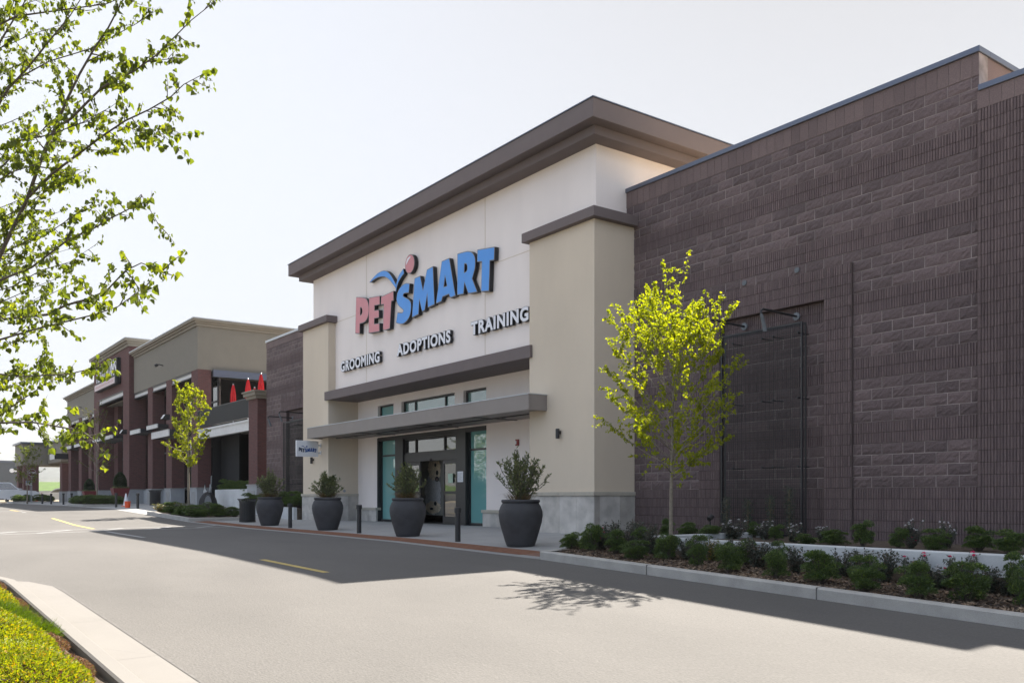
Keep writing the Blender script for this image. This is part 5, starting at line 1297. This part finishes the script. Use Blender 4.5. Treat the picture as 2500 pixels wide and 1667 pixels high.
# covered porch at the far end
m = MB(MO); m.box(-98.3, -90.8, 14.4, 24, 3.3, 5.25); pv = m.build('porch_fascia', M['gstucco'], mk); m = MB(MO); m.box(-98.5, -90.6, 14.2, 24.2, 5.25, 5.42); m.build('coping', M['coping'], pv)
m = MB(MO); m.box(-103.7, -98.3, 12.16, 24, 3.15, 5.22); pv = m.build('porch_fascia', M['gstucco'], mk); m = MB(MO); m.box(-103.9, -98.1, 11.96, 24.2, 5.22, 5.40); m.build('coping', M['coping'], pv)
for q in ((-103.6, -102.4, 12.3, 13.6), (-99.6, -98.4, 12.3, 13.6), (-92.2, -91, 14.5, 15.7), (-103.5, -102.4, 20, 21)):
    m = MB(MO); m.box(*q, -.5, 3.16); m.build('porch_column', M['brick'], mk)
for x0, x1, y0, y1 in ((-103.6, -102.4, 12.3, 13.6), (-99.6, -98.4, 12.3, 13.6), (-92.2, -91, 14.5, 15.7)): base(x0, x1, y0, y1)
m = MB(MO); m.box(-91.9, -89.3, 13.6, 13.7, 3.45, 3.95); aw = m.build('awning', M['whitebeam'], mk); m = MB(MO); m.box(-89.3, -89.2, 13.6, 14.8, 3.45, 3.95); m.build('awning_frame', M['blacksteel'], aw)
t = text_sign('porch_sign', 'Pharmacy', -95.8, -93.6, 4.2, 4.7, 14.32, 'tiny white lettering on the taupe porch fascia at the far end', .07)
# stop sign, accessible signs
t = thing('stop_sign', (-80.8, 10.66, gz(-80.8, 10.6)), 'stop sign on a thin post before the porch', 'stop sign')
m = MB(); m.tube([(0, 0, 0), (0, 0, 2.5)], .03, 8); m.build('post', M['greysteel'], t)
m = MB(); rr_ = .34; oc = [(rr_*math.cos(R(22.5+45*k)), rr_*math.sin(R(22.5+45*k))) for k in range(8)]; m.add([(.05, a, 2.48+b) for a, b in oc]+[(.075, a, 2.48+b) for a, b in oc], [tuple(range(7, -1, -1)), tuple(range(8, 16))]+[(i, (i+1) % 8, (i+1) % 8+8, i+8) for i in range(8)]); pn = m.build('panel', mat('dull_dark_red', (.08, .015, .015), .6), t)
for vs, fs in islands(text_mesh('STOP', 0, .02)):
    m = MB(); m.add([(.079, (v.x-1.28)*.19, 2.415+v.y*.19) for v in vs], fs); m.build('letter', M['white'], pn)
m = MB(); oc2 = [(a*.93, b*.93) for a, b in oc]; oc3 = [(a*.88, b*.88) for a, b in oc]; m.add([(.078, a, 2.48+b) for a, b in oc2]+[(.078, a, 2.48+b) for a, b in oc3], [(i, (i+1) % 8, (i+1) % 8+8, i+8) for i in range(8)]); m.build('border', M['white'], pn)
for i, (dy) in enumerate((-.45, .45)):
    t = thing('parking_sign', (-82.6, 10.67+dy*.25, gz(-82, 11)), ('left' if i == 0 else 'right')+' of two small blue and white parking signs below the stop sign', 'sign', 'small parking signs by the porch')
    m = MB(); m.tube([(0, 0, 0), (0, 0, 1.7)], .025, 6); m.build('post', M['greysteel'], t); m = MB(); m.box(.03, .05, -.10, .10, 1.50, 1.85); p_ = m.build('panel', M['white'], t)
    m = MB(); m.box(.051, .054, -.085, .085, 1.66, 1.84); m.build('blue_field', M['bluevinyl'], p_); m = MB(); m.tube([(.056, .0+.045*math.cos(a), 1.73+.04*math.sin(a)) for a in frange(-2.4, 1.8, .4)], .007, 4); m.ball((.056, .01, 1.80), .014, 5); m.build('symbol', M['white'], p_)

# ------------------------------------------------------------------ vehicles
def car(name, loc, rz, label, paint, kind='sedan', group=None):
    t = thing(name, loc, label, 'pickup truck' if kind == 'pickup' else 'car', group, rz)
    W = .93 if kind == 'sedan' else 1.0
    if kind == 'pickup':
        low = [(-2.85,.55),(-2.85,1.08),(-2.80,1.15),(-.95,1.15),(-.9,1.18),(1.15,1.18),(2.6,1.08),(2.85,.95),(2.88,.55),(2.5,.42),(-2.6,.45)]
        cab = [(-.98,1.18),(-.80,1.78),(-.6,1.84),(.45,1.84),(.65,1.80),(1.25,1.20)]; ax = (-1.85, 1.85); wr = .40
    else:
        low = [(-2.25,.40),(-2.28,.75),(-2.15,.92),(-1.4,.98),(1.1,.95),(2.0,.82),(2.25,.68),(2.28,.40),(2.0,.28),(-2.0,.28)]
        cab = [(-1.55,.96),(-.95,1.38),(-.6,1.45),(.25,1.45),(.55,1.40),(1.25,.96)]; ax = (-1.35, 1.4); wr = .33
    def ext(pr, w0, w1):
        m = MB(); n = len(pr); zb = min(z for _, z in pr); zt = max(z for _, z in pr); L = []; Rr = []
        for x, z in pr: ww = w0+(w1-w0)*(z-zb)/(zt-zb); L.append((x, -ww, z)); Rr.append((x, ww, z))
        m.add(L+Rr, [tuple(range(n)), tuple(range(2*n-1, n-1, -1))]+[(i, (i+1) % n, (i+1) % n+n, i+n) for i in range(n)]); return m
    ext(low, W, W*.97).build('body', paint, t, bevel=.05); c = ext(cab, W*.95, W*.78).build('cabin', paint, t, bevel=.04)
    g = [(x*.93+.01, z-(.05 if z > 1.3 else -.05)) for x, z in cab]; m = ext(g, W*.965, W*.80); m.build('side_windows', M['dglass'], c)
    m = MB(); a, b = cab[-1], cab[-2]; m.add([(a[0]-.02, -W*.80, a[1]+.05), (a[0]-.02, W*.80, a[1]+.05), (b[0]+.06, W*.68, b[1]-.05), (b[0]+.06, -W*.68, b[1]-.05)], [(0,1,2,3)]); m.build('windscreen', M['dglass'], c)
    m = MB(); a, b = cab[0], cab[1]; m.add([(a[0]-.015, -W*.80, a[1]+.06), (a[0]-.015, W*.80, a[1]+.06), (b[0]-.03, W*.70, b[1]-.06), (b[0]-.03, -W*.70, b[1]-.06)], [(3,2,1,0)]); m.build('rear_window', M['dglass'], c)
    for x in ax:
        for s in (-1, 1):
            m = MB(); m.tube([(x, s*(W-.22), wr), (x, s*(W+.02), wr)], wr, 20); wl_ = m.build('wheel', M['rubber'], t); m = MB(); m.tube([(x, s*(W+.015), wr), (x, s*(W+.028), wr)], wr*.6, 14); m.build('rim', M['greysteel'], wl_)
    xe = 2.87 if kind == 'pickup' else 2.27
    for s in (-1, 1):
        m = MB(); m.box(xe-.02, xe+.015, s*.78-.14, s*.78+.14, .72, .88); m.build('headlight', M['glow'], t)
        m = MB(); m.box(-xe-.01, -xe+.03, s*.82-.1, s*.82+.1, .72, .98); m.build('tail_light', M['redpot'], t)
    m = MB(); m.box(xe-.05, xe+.06, -W*.95, W*.95, .42, .60); m.box(-xe-.06, -xe+.05, -W*.95, W*.95, .42, .60); m.box(xe-.02, xe+.02, -.55, .55, .62, .85); m.build('bumper', M['rubber'], t)
    if kind == 'pickup':
        m = MB(); 
        for s in (-1, 1):
            m.tube([(-2.7, s*.85, 1.15), (-2.7, s*.80, 1.98), (.5, s*.80, 1.98)], .03, 6); m.tube([(-1.2, s*.85, 1.15), (-1.2, s*.80, 1.98)], .03, 6)
        for x in (-2.7, -1.2, .2): m.tube([(x, -.8, 1.98), (x, .8, 1.98)], .03, 6)
        m.build('ladder_rack', M['blacksteel'], t)
    return t
PA = M['carwhite']
car('pickup_truck', (-92.5, 9.8, gz(-92, 9)), R(88), 'white pickup truck with black roof rack at the left edge', PA, 'pickup')
car('parked_car', (-103, 12.5, gz(-100, 12)), R(8), 'white car mostly hidden between the pickup and the porch column', PA, 'sedan', 'cars parked beyond the porch')
car('parked_car', (-108, 17.5, -.5), R(80), 'white car seen through the porch opening behind the bollards', PA, 'sedan', 'cars parked beyond the porch')
car('parked_car', (-110, 20.5, -.5), R(80), 'dark car seen through the porch opening', mat('dark_car_paint', (.02, .02, .025), .3, .02), 'sedan', 'cars parked beyond the porch')
t = thing('traffic_barrel', (-93.0, 12.6, gz(-90, 12)), 'orange construction barrel behind the distant bollards', 'barrel')
m = MB(); m.lathe([(.30, 0), (.30, .08), (.26, .1), (.25, .5), (.22, .5), (.21, .95), (0, .97)], n=18, close=False); m.build('drum', M['orange'], t); m = MB(); m.lathe([(.258, .3), (.256, .42)], n=18, close=False); m.build('band', M['glow'], t)

# ------------------------------------------------------------------ distance
m = MB(); m.box(-176, -164, -60, 19.7, -.6, 5.75); o = tag(m.build('warehouse_building', mat('slate_metal', (.10, .11, .125), .8, .08, .3)), 'dark flat roofed building with round white logo at the left edge', 'building')
m = MB(); m.box(-163.99, -163.9, -60, 19.7, 5.55, 5.9); m.build('roof_edge', M['coping'], o, loc=(0, 0, 0))
for yy, s in ((18.75, .55), (19.3, .35)):
    m = MB(); m.tube([(-163.98, yy, 4.3), (-163.8, yy, 4.3)], .62*s, 18); q = m.build('logo_disc', M['glow'], o, loc=(0, 0, 0))
m = MB()
for k in range(6): m.box(-163.99, -163.9, -50+k*10, -44+k*10, .4, 2.6)
m.build('shop_windows', M['dglass'], o, loc=(0, 0, 0))
m = MB(); m.box(-200, -198, -200, 400, -.6, 1.25); tag(m.build('block_retaining_wall', M['lightwall']), 'long pale block retaining wall below the green bank', 'wall')
m = MB(); m.add([(-200, -200, 1.1), (-200, 400, 1.1), (-235, 400, 3.6), (-235, -200, 3.6), (-420, 400, 3.6), (-420, -200, 3.6)], [(0,1,2,3), (3,2,4,5)]); tag(m.build('grass_bank', M['grass']), kind='structure')
m = MB((-230, 40, 3.5)); m.box(-232, -228, 38, 52, 3.4, 5.0); tag(m.build('timber_stack', mat('brown_timber', (.12, .08, .05), .9, .3, 1)), 'low brown shed on top of the green bank', 'shed')
def ridge(name, rad, a0, a1, hf, seed, dep):
    m = MB(); vs = []; n = 160; k = 7
    for i in range(n+1):
        a = a0+(a1-a0)*i/n
        h = hf*(.50+.5*(mnoise.noise(Vector((a*5, seed, 0)))+.5*mnoise.noise(Vector((a*14, seed, 3)))+.22*mnoise.noise(Vector((a*40, seed, 5))))*1.1)
        for j in range(k+1):
            u = j/k; rr_ = rad+dep*u; hh = h*(math.sin(u*math.pi/2)**1.2)*(1+.18*mnoise.noise(Vector((a*30, u*4, seed)))*(u < 1))
            vs.append((rr_*math.cos(a), rr_*math.sin(a), hh-1))
    m.add(vs, [(i*(k+1)+j, (i+1)*(k+1)+j, (i+1)*(k+1)+j+1, i*(k+1)+j+1) for i in range(n) for j in range(k)]); return tag(m.build(name, M['hill'], smooth=True), kind='structure')
ridge('mountains', 2300, R(120), R(215), 225, 2.0, 500)
ridge('foothills', 1300, R(130), R(210), 60, 7.0, 300)

# ------------------------------------------------------------------ haze
hm = bpy.data.materials.new('haze'); hm.use_nodes = True; ht_ = hm.node_tree; ht_.nodes.clear()
ho = ht_.nodes.new('ShaderNodeOutputMaterial'); hv = ht_.nodes.new('ShaderNodeVolumePrincipled')
hv.inputs['Color'].default_value = (.93, .96, 1, 1); hv.inputs['Density'].default_value = .00014; hv.inputs['Anisotropy'].default_value = 0
ht_.links.new(hv.outputs[0], ho.inputs['Volume'])
m = MB(); m.box(-3200, 500, -3150, 3150, -5, 232); tag(m.build('haze', hm), kind='stuff')
